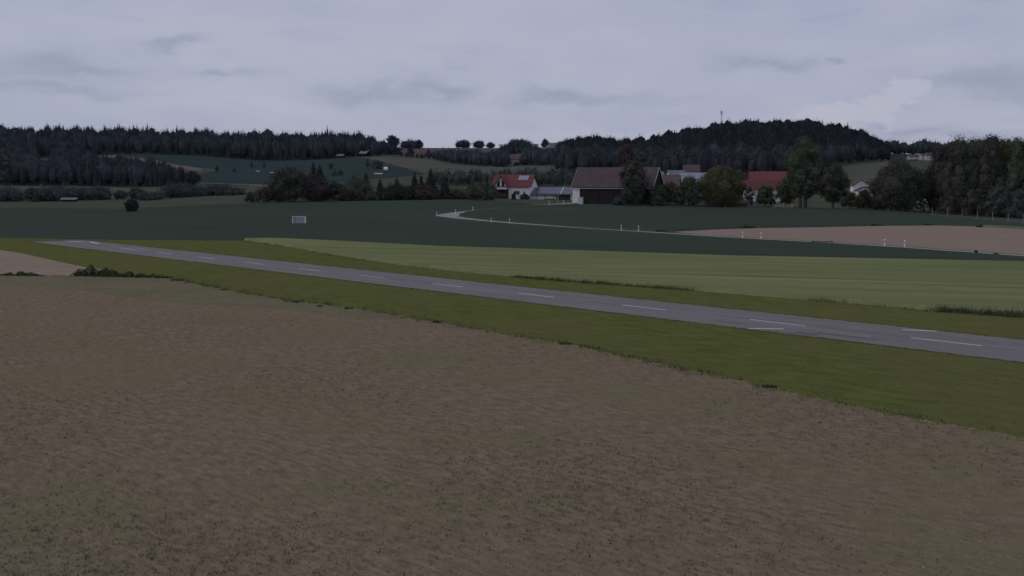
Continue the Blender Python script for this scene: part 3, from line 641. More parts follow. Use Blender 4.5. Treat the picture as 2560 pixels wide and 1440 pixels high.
def house(name, label, px, Y, rz, L_, D, e, r, wall, roof, group=None, cat='house', oh=.6, og=.6, wins=(), chim=None, fascia=None, dz=0):
    g = at(px, Y); g.z += dz
    t = thing(name, label, cat, g, R(rz), group)
    part('wall', gable_body(L_, D, e, r), wall, t)
    rf = part('roof', roof_slab(L_, D, e, r, -1, oh, og), roof, t); part('roof', roof_slab(L_, D, e, r, 1, oh, og), roof, t)
    for wdw in wins: window(t, *wdw, L_, D)
    if chim: part('chimney', box(chim-.35, chim+.35, .3, 1.0, r-1, r+1.0), m_mauve, rf)
    if fascia:   # verge boards on both gable ends
        sl = (r-e)/(D/2)
        for sx in (-1, 1):
            for sy in (-1, 1):
                x = sx*(L_/2+og+.035); y0 = sy*(D/2+oh); z0 = e - sl*oh
                a = [Vector((x-.03, y0, z0)), Vector((x+.03, y0, z0)), Vector((x+.03, sy*.01, r)), Vector((x-.03, sy*.01, r))]
                v = a + [p + Vector((0, 0, .42)) for p in a]
                part('verge_board', (v, [(3,2,1,0),(4,5,6,7),(0,1,5,4),(1,2,6,5),(2,3,7,6),(3,0,4,7)]), fascia, rf)
    return t

# white house with red roof
YH = 425
HL, HD, HE, HR = 15.2, 10.4, 4.9, 9.0
h = house('red_roofed_house', 'white house with red tiled roof and steep front gable beside the low garage', 1288, YH, -20, HL, HD, HE, HR, m_white, m_red, oh=.7, og=.7, chim=1.0, fascia=m_darkfr,
          wins=(('F', 1.4, 3.7, 1.5, 3.1), ('F', 5.2, 6.0, 1.5, 3.0), ('R', -3.4, -2.5, 4.4, 7.0), ('R', -1.5, -.6, 4.4, 7.2), ('R', -2.8, -1.9, .9, 2.9)))
# cross gable at the left with its pointed windows
gx, gw, gz, gr = -3.9, 5.0, 4.9, 8.5
v = [Vector(p) for p in ((gx-gw/2,-HD/2-.5,3.9),(gx+gw/2,-HD/2-.5,3.9),(gx+gw/2,-HD/2-.5,gz),(gx,-HD/2-.5,gr),(gx-gw/2,-HD/2-.5,gz),(gx-gw/2,0,3.9),(gx+gw/2,0,3.9),(gx+gw/2,0,gz),(gx,0,gr),(gx-gw/2,0,gz))]
dg = part('dormer', (v, [(0,1,2,3,4),(1,6,7,2),(5,0,4,9),(9,8,7,6,5)]), m_white, h)
for s in (-1, 1):
    a = [Vector((gx+s*(gw/2+.6), y, gz-.75)) for y in (-HD/2-1.2, 0)] + [Vector((gx, y, gr+.12)) for y in (0, -HD/2-1.2)]
    v = a + [p+Vector((0, 0, .25)) for p in a]
    part('roof', (v, [(3,2,1,0),(4,5,6,7),(0,1,5,4),(1,2,6,5),(2,3,7,6),(3,0,4,7)]), m_red, dg)
    b = [Vector((gx+s*(gw/2+.62), -HD/2-1.26, gz-.9)), Vector((gx, -HD/2-1.26, gr-.05)), Vector((gx, -HD/2-1.26, gr+.40)), Vector((gx+s*(gw/2+.62), -HD/2-1.26, gz-.45))]
    part('verge_board', (b + [p+Vector((0, .05, 0)) for p in b], [(0,1,2,3),(7,6,5,4),(0,4,5,1),(1,5,6,2),(2,6,7,3),(3,7,4,0)]), m_darkfr, dg)
    yw = -HD/2-.53
    tri = [Vector((gx+s*.35, yw, 4.85)), Vector((gx+s*1.55, yw, 4.85)), Vector((gx+s*1.55, yw, 6.0)), Vector((gx+s*.35, yw, 7.4))]
    part('pane', (tri + [p+Vector((0, .02, 0)) for p in tri], [(0,1,2,3),(7,6,5,4)]), m_glass, dg)
# balcony and veranda
part('balcony', join([box(-7.4, -.9, -HD/2-2.6, -HD/2-.02, 3.62, 3.86), box(-7.4, -.9, -HD/2-2.6, -HD/2-2.5, 3.9, 4.25)]), m_grey_r, h)
for x in (-7.2, -4.2, -1.1): part('post', box(x-.1, x+.1, -HD/2-2.5, -HD/2-2.3, -.3, 3.6), m_brownwood, h)
part('railing', join([box(-7.4, -.9, -HD/2-2.56, -HD/2-2.5, .9, 1.9), box(-7.4, -.9, -HD/2-2.6, -HD/2-2.45, 1.9, 2.0)]), m_brownwood, h)
part('veranda_wall', box(-7.3, -.9, -HD/2-.25, -HD/2-.03, 0, 3.6), m_brownwood, h)
part('door', box(-2.6, -1.6, -HD/2-.32, -HD/2-.255, .2, 2.4), m_darkfr, h)
dims = (HL, HD, HE, HR)
for k in range(4): part('solar_panel', panel_on_roof(2.1+k*1.02, 3.07+k*1.02, 3.4, 5.6, dims), material('solar_glass_pale', (.23,.25,.34), (.29,.31,.40), scale=.6, rough=.2, spec=.6), h)
part('collector_frame', join([panel_on_roof(2.0, 6.2, 3.22, 3.36, dims), panel_on_roof(2.0, 6.2, 5.64, 5.78, dims)]), m_alu, h)

# garage with solar roof
GL, GD, GE, GR = 17.6, 9.5, 2.2, 4.4
g_ = house('solar_garage', 'long low garage with blue solar panels covering its roof', 1381, 422, -18, GL, GD, GE, GR, m_grey_r, m_slate, cat='garage', oh=.9, og=.4, fascia=m_brownwood)
gd = (GL, GD, GE, GR)
for rr in range(2):
    for k in range(15):
        if 11.0 < k < 12.0: continue
        part('solar_panel', panel_on_roof(-8.4+k*1.13, -8.4+k*1.13+1.06, -.5+rr*2.55, -.5+rr*2.55+2.4, gd), m_pv, g_)
part('gutter', box(-GL/2-.4, GL/2+.4, -GD/2-1.02, -GD/2-.91, 1.78, 1.98), m_brownwood, g_)
part('verge_strip', panel_on_roof(4.55, 4.85, -.9, 5.1, gd, .47, .08), m_white, g_)
for u in (-6.5, -3.2, .2): part('gate', box(u-1.25, u+1.25, -GD/2-.06, -GD/2-.003, -.2, 1.75), m_white, g_)
part('carport_shade_panel', box(2.9, 8.5, -GD/2-.05, -GD/2-.003, -.2, 1.75), m_darkfr, g_)  # dark board on the closed wall, the carport's inner shade put in as colour
part('low_wall', box(-1.4, 2.7, -GD/2-1.6, -GD/2-1.4, -.5, .35), m_darkfr, g_)

m_fd2 = material('dark_plinth', (.10,.09,.085), (.14,.125,.115), scale=2)
# barn
BL, BD, BE, BR = 27.6, 13.2, 6.1, 12.2
b_ = house('barn', 'big dark boarded barn with weathered mauve roof and white corner', 1545, 366, -23, BL, BD, BE, BR, m_wood, m_mauve, cat='barn', oh=.6, og=.5, fascia=m_alu)
part('white_wall', join([box(-BL/2-.05, -BL/2+2.5, -BD/2-.08, -BD/2-.003, .5, BE-.2), box(-BL/2-.06, -BL/2-.003, -BD/2, BD/2, .5, BE-.2)]), m_white, b_)
part('plinth', box(-BL/2-.1, BL/2+.05, -BD/2-.14, -BD/2-.085, -.5, .30), m_fd2, b_)
part('annex', box(-BL/2+2.3, -BL/2+4.0, -BD/2-1.2, -BD/2-.15, -.4, 2.5), m_grey_r, b_)
for k in range(5):
    x = -BL/2+4.6+k*4.6; part('post', box(x-.12, x+.12, -BD/2-.10, -BD/2-.004, .5, BE-.35), m_wood, b_)
part('barn_door', box(-2.2, 2.2, -BD/2-.12, -BD/2-.004, .5, 4.4), m_wood, b_)
part('gutter', box(-BL/2-.5, BL/2+.5, -BD/2-.76, -BD/2-.62, BE-.75, BE-.58), m_alu, b_)

house('brown_roofed_house', 'house with plain brown tiled roof behind the garden shrubs by the barn', 1674, 455, -14, 8.0, 9.0, 5.6, 9.6, m_grey_r, m_brown, oh=.5)
s_ = house('solar_roofed_house', 'white house whose roof is covered in pale blue solar panels', 1734, 470, -8, 12.6, 10.5, 6.2, 10.5, m_white, m_slate, wins=(('F', -3.4, -2.4, 3.4, 4.8),))
sd = (12.6, 10.5, 6.2, 10.5)
for rr in range(3):
    for k in range(7): part('solar_panel', panel_on_roof(-6.2+k*1.78, -6.2+k*1.78+1.68, .2+rr*2.05, .2+rr*2.05+1.92, sd), material('solar_glass_pale', (.23,.25,.34), (.29,.31,.40), scale=.6, rough=.2, spec=.6), s_)
v = [Vector(p) for p in ((-5.6,-7.2,3),(-2.4,-7.2,3),(-2.4,-7.2,5.6),(-4.0,-7.2,7.2),(-5.6,-7.2,5.6),(-5.6,-4,3),(-2.4,-4,3),(-2.4,-4,5.6),(-4.0,-4,7.2),(-5.6,-4,5.6))]
dp = part('dormer', (v, [(0,1,2,3,4),(1,6,7,2),(5,0,4,9),(2,7,8,3),(4,3,8,9)]), m_white, s_)
for s in (-1, 1):
    a = [Vector((-4+s*2.1, -7.6, 5.15)), Vector((-4+s*2.1, -3.8, 5.15)), Vector((-4, -3.8, 7.3)), Vector((-4, -7.6, 7.3))]
    part('roof', (a + [p+Vector((0, 0, .25)) for p in a], [(3,2,1,0),(4,5,6,7),(0,1,5,4),(1,2,6,5),(2,3,7,6),(3,0,4,7)]), m_darkfr, dp)
house('far_grey_roofed_house', 'small house with grey roof peeping over behind the solar roofed house', 1690, 585, 12, 9, 8, 6.6, 9.8, m_grey_r, m_slate)
house('far_brown_roofed_house', 'small house with pale brown roof highest behind the solar roofed house', 1728, 620, -6, 8.5, 9, 9.0, 12.4, m_grey_r, m_mauve)
house('far_white_house', 'low pale house roof just above the barn ridge', 1640, 600, 4, 7, 8, 6.6, 8.8, m_white, m_slate)
house('red_farmhouse', 'long farmhouse with bright red upper roof and white walls behind bushes', 1926, 446, -12, 16.0, 11, 7.0, 11.6, m_white, m_red, oh=.8, og=.8, chim=-.3, wins=(('F', -5, -4, 4.2, 5.6), ('F', 3.6, 4.6, 4.2, 5.6)))
house('red_farmhouse_wing', 'lower wing with dark red roof in front of the red farmhouse', 1902, 428, -12, 13.2, 10.2, 5.4, 8.1, m_white, m_dred, oh=1.1, og=.8, fascia=m_darkfr,
      wins=(('F', -4.6, -3.4, 1.4, 2.9), ('F', -1.2, 0, 1.4, 2.9), ('F', 2.6, 3.8, 1.4, 2.9), ('R', -3, -2, 1.4, 2.9)))
house('white_gabled_house', 'white house with broad brown gable among trees right of the tall poplar', 2150, 505, 82, 9, 7.0, 4.9, 7.2, m_white, m_brown, wins=(('L', -.4, .4, 5.2, 5.9),))
house('white_gabled_annex', 'lower white gabled annex with three small windows before the white gabled house', 2160, 492, 84, 7, 6.4, 3.0, 4.7, m_white, m_brown, wins=(('L', -1.3, -.8, 2.4, 3.1), ('L', -.4, .1, 2.4, 3.1), ('L', .5, 1.0, 2.4, 3.1)))
house('hidden_white_house', 'white wall glimpsed between the dark round tree and the tree belt', 2312, 440, -20, 8, 8, 6.0, 9, m_white, m_brown, wins=(('F', -2, -1, 3.6, 5), ('F', 1, 2, 3.6, 5)))
G4 = 'pale far houses above the tree belt'
for px, Y, L_, e, r, rz, lab in ((2272, 1240, 5, 4.5, 6.5, 10, 'leftmost narrow white house of the far village'), (2288, 1250, 8, 5, 7.5, -12, 'second white house of the far village'), (2304, 1245, 8, 6, 9, 15, 'third pale house of the far village'),
      (2322, 1230, 12, 7, 10.5, -8, 'largest pale house of the far village'), (2338, 1235, 9, 5.5, 8, 10, 'pale house beside the largest one in the far village')):
    house('village_house', lab, px, Y, rz, L_*.8, 7, e*.75, r*.78, m_grey_r, m_brown, G4, wins=(('F', -1.5, -.7, 1.6, 2.7), ('F', .7, 1.5, 1.6, 2.7)))
house('slope_house', 'pale brick coloured house with brown roof amid trees on the far slope', 1285, 1085, -14, 13, 10, 5.5, 9, material('pale_brick', (.30,.245,.23), (.36,.30,.28), scale=.5), m_brown, wins=(('F', -4, -2.8, 2.5, 4), ('F', 2, 3.2, 2.5, 4), ('R', -1, 1, 3, 5)))
for px, Y, top, w, lab in ((1266, 1070, 392, 22, 'round tree hugging the left wall of the slope house'), (1310, 1072, 394, 26, 'round tree hugging the right wall of the slope house'), (1292, 1062, 407, 12, 'small bush in front of the slope house')):
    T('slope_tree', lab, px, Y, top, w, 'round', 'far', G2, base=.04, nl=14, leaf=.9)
def hitY(px, py): return hit(px, py)[1]
house('forest_edge_farm', 'farm with pale striped roof at the edge of the ridge forest', 912, hitY(912, 390)-4, -25, 13, 11, 3.6, 7.2, m_wood, m_alu, cat='farm', oh=1)
house('forest_edge_shed', 'small pale shed half hidden at the ridge forest edge', 853, hitY(853, 395)-4, -10, 8, 7, 2.6, 4.6, m_wood, m_slate, cat='shed')
house('hilltop_farmhouse', 'long low hilltop house with grey roof beside the lollipop tree', 1385, 1640, 5, 18, 10, 3.6, 7, m_grey_r, m_slate)
house('hilltop_shed', 'low hilltop shed left of the lollipop tree', 1336, 1640, 5, 10, 9, 3, 6, m_grey_r, m_slate, cat='shed')
house('hilltop_white_house', 'pale cube like house on the hilltop at the forest edge', 1435, 1600, 0, 8, 7, 5.5, 7, m_white, m_slate)
house('low_grey_shed', 'low pale grey shed among the left valley bushes', 172, 545, 6, 6.5, 4, 1.0, 1.7, m_wood, m_slate, cat='shed')

# ------------------------------------------------------------------ garden and farm trees
T('spruce_tree', 'tall brownish conifer rising behind the barn ridge', 1566, 392, 363, 62, 'round', 'red', nl=44, base=.1)
T('broadleaf_tree', 'grey green round tree behind the right end of the barn', 1602, 400, 380, 40, 'round', 'grey', nl=24, base=.1)
T('pear_tree', 'dark ragged tree standing right in front of the barn', 1583, 353, 400, 68, 'round', 'dark', nl=44, base=.08, dens=.85)
T('shrub', 'dusky low shrub at the foot of the barn tree', 1548, 352, 488, 34, 'bush', 'grey', base=.01, nl=14, cat='shrub')
T('shrub', 'dark shrub at the right corner of the barn', 1645, 352, 462, 44, 'bush', 'dark', base=.01, nl=20, cat='shrub')
T('shrub', 'dark olive garden shrub before the brown roof', 1676, 360, 455, 50, 'bush', 'olive', base=.06, nl=22, cat='shrub')
T('shrub', 'light green feathery garden bush left of the walnut', 1722, 357, 440, 60, 'bush', 'green', base=.05, nl=28, cat='shrub')
T('walnut_tree', 'big domed olive tree behind the garden fence', 1805, 356, 414, 104, 'round', 'olive', nl=52, base=.06, dens=1.15)
T('broadleaf_tree', 'mid green tree behind the domed olive tree', 1850, 470, 425, 50, 'round', 'olive', nl=22, base=.1)
T('shrub', 'blue green thin shrub in front of the farmhouse wall', 1872, 372, 466, 34, 'bush', 'grey', base=.03, nl=12, dens=.5, cat='shrub')
T('shrub', 'grey green bush before the red farmhouse wing', 1914, 366, 462, 50, 'bush', 'green', base=.08, nl=20, cat='shrub')
T('broadleaf_tree', 'brownish drooping tree left of the tall poplar', 1965, 362, 446, 50, 'round', 'olive', nl=26, base=.12)
T('poplar_tree', 'tallest green tree with a twin trunk by the meadow edge', 2009, 352, 344, 80, 'round', 'green', nl=60, base=.15, trunks=2, dens=1.1)
T('broadleaf_tree', 'smaller dark tree with bare trunk right of the tall twin trunk tree', 2084, 348, 408, 76, 'round', 'dark', nl=36, base=.16)
T('shrub', 'green garden bush below the white gabled house', 2126, 362, 478, 40, 'bush', 'green', base=.04, nl=18, cat='shrub')
T('shrub', 'yellowish green bush right below the white gabled house', 2162, 350, 474, 44, 'bush', 'olive', base=.04, nl=18, cat='shrub')
T('shrub', 'greyish bush left of the dark round meadow tree', 2205, 345, 494, 44, 'bush', 'grey', base=.04, nl=16, cat='shrub')
T('broadleaf_tree', 'large dark round tree on the meadow edge', 2248, 338, 403, 124, 'round', 'dark', nl=58, base=.05, dens=1.15)
T('shrub', 'pale feathery shrub between the round tree and the tree belt', 2304, 336, 470, 26, 'bush', 'green', base=.03, nl=12, dens=.5, cat='shrub')
T('shrub', 'spiky bush in front of the white house beside the garage', 1312, 408, 486, 22, 'bush', 'dark', base=.01, nl=16, cat='shrub')
T('shrub', 'small brown conifer shrub in the white house garden', 1284, 398, 484, 12, 'column', 'red', base=.01, nl=10, cat='shrub')
G5 = 'tall dark trees of the belt behind the wire fence'
for px, Y, top, w, lc, lab in ((2352, 338, 372, 84, 'red', 'brownish leftmost tree of the tall belt'), (2395, 330, 350, 84, 'dark', 'second tree of the tall belt with dusky crown'), (2438, 336, 348, 80, 'green', 'third taller green tree of the tall belt'),
      (2475, 326, 342, 84, 'dark', 'tallest dark tree of the belt'), (2512, 330, 350, 80, 'olive', 'olive tree right of the tallest belt tree'), (2545, 322, 346, 86, 'green', 'green tree near the right end of the belt'),
      (2590, 316, 345, 90, 'dark', 'dark tree at the right end of the belt'), (2640, 312, 350, 90, 'green', 'green tree past the right end of the belt')):
    T('belt_tree', lab, px, Y, top, w*1.2, 'column', lc, G5, base=.04, nl=58, dens=.85)
for px, top, w, Y, lab in ((2380, 470, 60, 326, 'low dusky undergrowth shrub under the second belt tree'), (2440, 470, 60, 320, 'low green undergrowth shrub under the third belt tree'), (2498, 462, 66, 316, 'bluish undergrowth shrub under the olive belt tree'), (2550, 474, 60, 311, 'grey undergrowth shrub by the last fence posts')):
    T('undergrowth_shrub', lab, px, Y, top, w, 'bush', 'grey' if px > 2480 else 'dark', 'undergrowth of the tree belt', base=.01, nl=24, cat='shrub')

# ------------------------------------------------------------------ guide posts, fences, box, mast, small things
m_post = material('white_plastic', (.78,.78,.77), (.84,.84,.83), scale=3, rough=.5)
m_black = material('black_band', (.02,.02,.02), (.03,.03,.03), scale=3)
m_refl = material('reflector', (.45,.45,.47), (.5,.5,.5), scale=5, rough=.2)
G6 = 'guide posts along the country road'
proto = {}
def guide_post(px, py, label, dead=None):
    X, Y = hit(px, py); t = thing('guide_post', label, 'guide post', (X, Y, zt(X, Y) + .1), math.atan2(X, Y)*-1, G6)
    if not proto:
        def sec(z0, z1): return box(-.09, .09, -.07, .07, z0, z1)
        v = [Vector(p) for p in ((-.09,-.07,.90),(.09,-.07,.90),(.09,.07,.94),(-.09,.07,.94),(-.09,-.07,1.14),(.09,-.07,1.14),(.09,.07,1.24),(-.09,.07,1.24))]
        proto['body'] = pymesh('body', *sec(-.3, .70)); proto['band'] = pymesh('black_band', *box(-.093, .093, -.073, .073, .70, .90))
        proto['cap'] = pymesh('cap', v, [(3,2,1,0),(4,5,6,7),(0,1,5,4),(1,2,6,5),(2,3,7,6),(3,0,4,7)]); proto['reflector'] = pymesh('reflector', *box(-.035, .035, -.082, -.074, .74, .86))
    for n, m in (('body', m_post), ('band', m_black), ('cap', m_post), ('reflector', m_refl)): new_obj(n if n != 'band' else 'black_band', proto[n], m, t)
for px, py, lab in ((1092,541.5,'guide post at the outer tip of the road bend'), (1139,536,'guide post standing inside the road bend'), (1182,528.5,'guide post just past the bend towards the barn'),
      (1228,558,'left post of the pair before the road bend'), (1274,559.5,'right post of the pair before the road bend'), (1553,577.5,'left post of the pair in the middle of the road'),
      (1596,579.5,'right post of the pair in the middle of the road'), (1856,597,'left post of the pair at the brown field tip'), (1902,599,'right post of the pair at the brown field tip'),
      (2211,617,'left post of the pair along the brown field'), (2261,620,'right post of the pair along the brown field'), (1373,513,'guide post left of the barn road end'), (1409,511,'guide post at the barn road end')):
    guide_post(px, py, lab)

# framed panel box in the wheat
X, Y = hit(748, 560); BW, BH = 34*Y/F, 18*Y/F
pb = thing('panel_box', 'boxy grey panel with white frame standing alone in the wheat', 'panel', (X, Y, zt(X, Y) + .12), math.atan2(-X, Y)*.6 + .10)
m_pan = material('lilac_panel', (.33,.32,.36), (.42,.40,.44), scale=1.5, stretch=(3,3,.4)); m_pand = material('dark_lattice', (.17,.17,.19), (.21,.21,.23), scale=3)
part('core', box(-BW/2+.2, BW/2-.25, .0, .9, -.25, BH-.22), m_pan, pb)
part('top_rail', box(-BW/2, BW/2, -.12, 1.0, BH-.22, BH), m_grey_r, pb)
part('side_post', box(-BW/2, -BW/2+.2, -.1, .95, -.35, BH-.223), m_white, pb)
part('side_post', box(BW/2-.42, BW/2, -.1, .95, -.35, BH-.223), m_white, pb)
part('bottom_rail', box(-BW/2+.2, BW/2-.42, -.08, 0, -.1, .08), m_pand, pb)
for k, (x0, x1, z0, z1) in enumerate(((-.45,-.40,0,0),)):
    pass
for x in (-BW/2+.34, -BW/2+.82): part('slat', box(x-.06, x+.10, -.06, -.003, .35, BH-.30), m_pand, pb)
for x in (BW/2-1.25, BW/2-.98, BW/2-.72):
    for z in (BH-.55, BH-.88): part('slat', box(x-.06, x+.06, -.05, -.003, z-.08, z+.08), m_pand, pb)

# radio mast
g = at(1801, 1560); ztm = ztop(277, 1560); hm = ztm - g.z
mt = thing('radio_mast', 'thin lattice radio mast with antennas on the wooded round hill', 'mast', g)
m_steel = material('galvanised_steel', (.30,.31,.33), (.36,.37,.39), scale=2, metallic=.5, rough=.5)
for k in range(4):
    a = k*math.pi/2 + .4; x, y = math.cos(a), math.sin(a)
    part('leg', tube([(x*1.3, y*1.3, 0), (x*.65, y*.65, hm)], [.16, .12], 5), m_steel, mt)
zz = 2.0
while zz < hm-2:
    parts = []
    for k in range(4):
        a = k*math.pi/2+.4; b = a+math.pi/2; r0 = 1.3-.65*zz/hm; r1 = 1.3-.65*(zz+2)/hm
        parts.append(tube([(math.cos(a)*r0, math.sin(a)*r0, zz), (math.cos(b)*r1, math.sin(b)*r1, zz+2)], [.07, .07], 4))
    part('brace', join(parts), m_steel, mt); zz += 2
for k in range(6):
    a = k*math.pi/3; part('antenna', box(math.cos(a)*1.9-.22, math.cos(a)*1.9+.22, math.sin(a)*1.9-.22, math.sin(a)*1.9+.22, hm-2.6 - (k % 2)*3.2, hm + .2 - (k % 2)*3.2), m_white if k % 2 else m_steel, mt)
part('platform', tube([(0,0,hm-3.0), (0,0,hm-2.8)], [1.9, 1.9], 10), m_steel, mt)
part('whip', tube([(0,0,hm-2.8), (0,0,hm+2.2)], [.10, .06], 5), m_steel, mt)

# fences
m_fp = material('fence_wood', (.24,.21,.19), (.33,.30,.27), scale=4, stretch=(4,4,.4)); m_fd = material('fence_dark', (.10,.08,.075), (.15,.12,.11), scale=4)
def fence(name, label, pxs, py, rails, hgt, matp, matr, r=.06, railr=.05):
    P = [hit(px, py(px)) for px in pxs]; g = Vector((P[0][0], P[0][1], zt(*P[0])))
    t = thing(name, label, 'fence', g); Q = [Vector((x, y, zt(x, y))) - g for x, y in P]
    for q in Q: part('post', tube([q-Vector((0, 0, .35)), q+Vector((0, 0, hgt*random.uniform(.94, 1.08)))], [r, r*.9], 6), matp, t)
    for a, b in zip(Q, Q[1:]):
        for z in rails: part('rail', tube([a+Vector((0, -.03, z)), b+Vector((0, -.03, z))], [railr, railr], 4), matr, t)
fence('wire_fence', 'wire fence with pale wooden posts in front of the tree belt', [2330,2368,2405,2443,2481,2520,2557,2596], lambda p: np.interp(p, [2300,2440,2560,2620], [538.5,551.5,562.5,568]), (.5,.95,1.4), 2.6, m_fp, m_steel, .085, .018)
fence('garden_fence', 'dark wooden rail fence along the farm garden', [1634,1664,1700,1738,1758,1795,1833,1872,1900], lambda p: np.interp(p, [1634,1758,1900], [515,518,521.5]), (.45,.95,1.4), 1.75, m_fp, m_fd, .08, .07)
fence('meadow_fence', 'short pale rail fence at the foot of the brownish drooping tree', [1932,1958,1982], lambda p: np.interp(p, [1930,1985], [522,524]), (.75,1.3), 2.0, m_fp, m_grey_r, .08, .06)
# woodpile / low brown boards by the garden fence
X, Y = hit(1850, 521.5); wp = thing('garden_shed', 'low dark brown shed roof just behind the garden fence', 'shed', (X, Y+5, zt(X, Y+5)), -.15)
part('wall', gable_body(6.5, 3.0, 1.5, 2.2), m_brownwood, wp); part('roof', roof_slab(6.5, 3.0, 1.5, 2.2, -1, .3, .3), m_brown, wp); part('roof', roof_slab(6.5, 3.0, 1.5, 2.2, 1, .3, .3), m_brown, wp)
# tarpaulin stack at barn
X, Y = hit(1560, 513); tp = thing('covered_stack', 'bluish grey covered stack leaning under the tree at the barn', 'stack', (X, Y+1.5, zt(X, Y+1.5)), -.4)
part('cover', gable_body(2.2, 1.6, 1.6, 2.1), material('blue_tarp', (.14,.16,.20), (.18,.20,.24), scale=2, bump=.4), tp); part('pallet', box(-1.25, 1.25, -.95, .95, -.3, .15), m_fd, tp)
# utility post by the farm road and thin pole at the copse
X, Y = hit(1395, 511); up = thing('utility_post', 'grey green post beside the road end left of the barn', 'post', (X, Y, zt(X, Y)))
part('pole', tube([(0,0,-.4), (0,0,3.6)], [.17, .14], 8), material('grey_post', (.20,.23,.22), (.25,.27,.26), scale=3), up); part('cap', tube([(0,0,3.605), (0,0,3.75)], [.19, .12], 8), m_steel, up)
X, Y = hit(1097, 500.5); tpole = thing('wooden_pole', 'slender pale pole at the right end of the copse', 'pole', (X, Y, zt(X, Y)))
part('pole', tube([(0,0,-.4), (0,0,7.6)], [.11, .08], 8), m_bark, tpole); part('crossarm', box(-.6, .6, -.06, .06, 7.0, 7.12), m_bark, tpole)
# white wrapped bales and troughs on the far slope
def roundish(px, py, w, hgt, d, name, label, cat, mat):
    X, Y = hit(px, py); t = thing(name, label, cat, (X, Y, zt(X, Y)+.3), -.1)
    v, f = [], []
    for k in range(9):
        for s in (-1, 1):
            a = math.pi*k/8; v.append(Vector((-math.cos(a)*d/2, s*w/2, math.sin(a)*hgt)))
    for k in range(8): f.append((2*k, 2*k+1, 2*k+3, 2*k+2))
    f += [tuple(range(0, 18, 2)), tuple(range(17, 0, -2))]
    vv = [Vector((p.y, p.x, p.z)) for p in v]
    part('cover', (vv, f), mat, t); part('base', box(-w/2-.3, w/2+.3, -d/2-.3, d/2+.3, -.8, -.003), m_fd, t)
roundish(964.5, 425.5, 3.2, 2.6, 3, 'wrapped_bale', 'bright white wrapped bale beside the dark round clump', 'bale', m_post)
roundish(946, 436, 7, .8, 2.5, 'silage_clamp', 'pale long low silage cover on the slope behind the copse', 'silage', m_grey_r)
roundish(645, 429.5, 4, .7, 2, 'field_trough', 'small pale strip left on the far green slope', 'trough', m_grey_r)
roundish(680, 433, 3.4, .6, 2, 'field_trough', 'small pale strip right on the far green slope', 'trough', m_grey_r)

# ------------------------------------------------------------------ thin evening haze
hz = bpy.data.materials.new('thin_haze'); hz.use_nodes = True; hn = hz.node_tree.nodes; hn.clear()
ho = hn.new('ShaderNodeOutputMaterial'); hv = hn.new('ShaderNodeVolumePrincipled'); hv.inputs['Color'].default_value = (.62, .72, 1, 1); hv.inputs['Density'].default_value = 9e-6; hv.inputs['Anisotropy'].default_value = 0.0
hz.node_tree.links.new(hv.outputs[0], ho.inputs['Volume'])
hb = box(-9000, 9000, -9000, 9000, -6, 175)
tag(new_obj('haze', pymesh('haze', *hb), hz), 'thin bluish evening haze over the valley', 'haze', kind='stuff')

# ------------------------------------------------------------------ weeds and tufts (uncountable)
m_weed = material('weed_leaf', (.058,.078,.036), (.090,.108,.050), scale=2, attr=True, rough=.8)
m_tall = material('tall_grass', (.085,.100,.034), (.125,.138,.052), scale=2, attr=True, rough=.8)
m_dry  = material('dry_straw', (.21,.175,.125), (.28,.235,.165), scale=2, attr=True, rough=.9)
def blades(name, label, pts, hs, ws, mat, lean=.35, n=4, spread=None):
    """thin upright triangles, n per point"""
    P = np.repeat(np.array(pts), n, 0); h = np.repeat(np.array(hs), n)*RNG.uniform(.5, 1.2, len(pts)*n); w = np.repeat(np.array(ws), n)
    m = len(P); a = RNG.uniform(0, 6.28, m); sp = RNG.normal(size=(m, 2))*(spread if spread else w[:, None]*1.6)
    base = P.copy(); base[:, :2] += sp; d = np.stack([np.cos(a), np.sin(a), np.zeros(m)], 1)*w[:, None]*.5
    tip = base + np.stack([RNG.normal(size=m)*lean*h, RNG.normal(size=m)*lean*h, h], 1); base[:, 2] -= .03
    V = np.stack([base-d, base+d, tip], 1).reshape(-1, 3)
    me = bpy.data.meshes.new(name); me.vertices.add(3*m); me.vertices.foreach_set('co', V.ravel()); me.loops.add(3*m); me.loops.foreach_set('vertex_index', np.arange(3*m, dtype=np.int32))
    me.polygons.add(m); me.polygons.foreach_set('loop_start', np.arange(0, 3*m, 3, dtype=np.int32)); me.polygons.foreach_set('loop_total', np.full(m, 3, np.int32))
    ca = me.color_attributes.new('tint', 'FLOAT_COLOR', 'POINT'); T_ = np.ones((3*m, 4)); T_[:, :3] = np.repeat(tints(m, amp=.35), 3, 0); ca.data.foreach_set('color', T_.ravel()); me.update()
    return tag(new_obj(name, me, mat), label, 'weeds', kind='stuff')
def along(pix, step, spread, z=0.0, dens=lambda x: 1.0, clump=.25):
    W = []; out = []; lev = [.5]
    for a, b in zip(pix, pix[1:]):
        n = max(1, int(math.hypot(b[0]-a[0], b[1]-a[1])/6)); W += [Vector(hit(a[0]+(b[0]-a[0])*t/n, a[1]+(b[1]-a[1])*t/n)) for t in range(n)]
    for a, b in zip(W, W[1:]):
        n = max(1, int((b-a).length/step)); px = 1280 + a.x/a.y*F
        for t in range(n):
            if random.random() < .02: lev[0] = random.random()**2.2*1.6
            if random.random() > dens(px)*(clump + (1-clump)*lev[0]): continue
            p = a + (b-a)*(t+random.random())/n; p = p + Vector((random.gauss(0, spread), random.gauss(0, spread)))
            out.append((p.x, p.y, zt(p.x, p.y)+z))
    return out
pts = along(GRASS_NEAR[1:], .04, .50, 0, lambda x: 1.0, .22)
hs = [random.uniform(.08, .36)*(1.0 if p[1] > 60 else .8)*(.6+.8*random.random()**3) for p in pts]
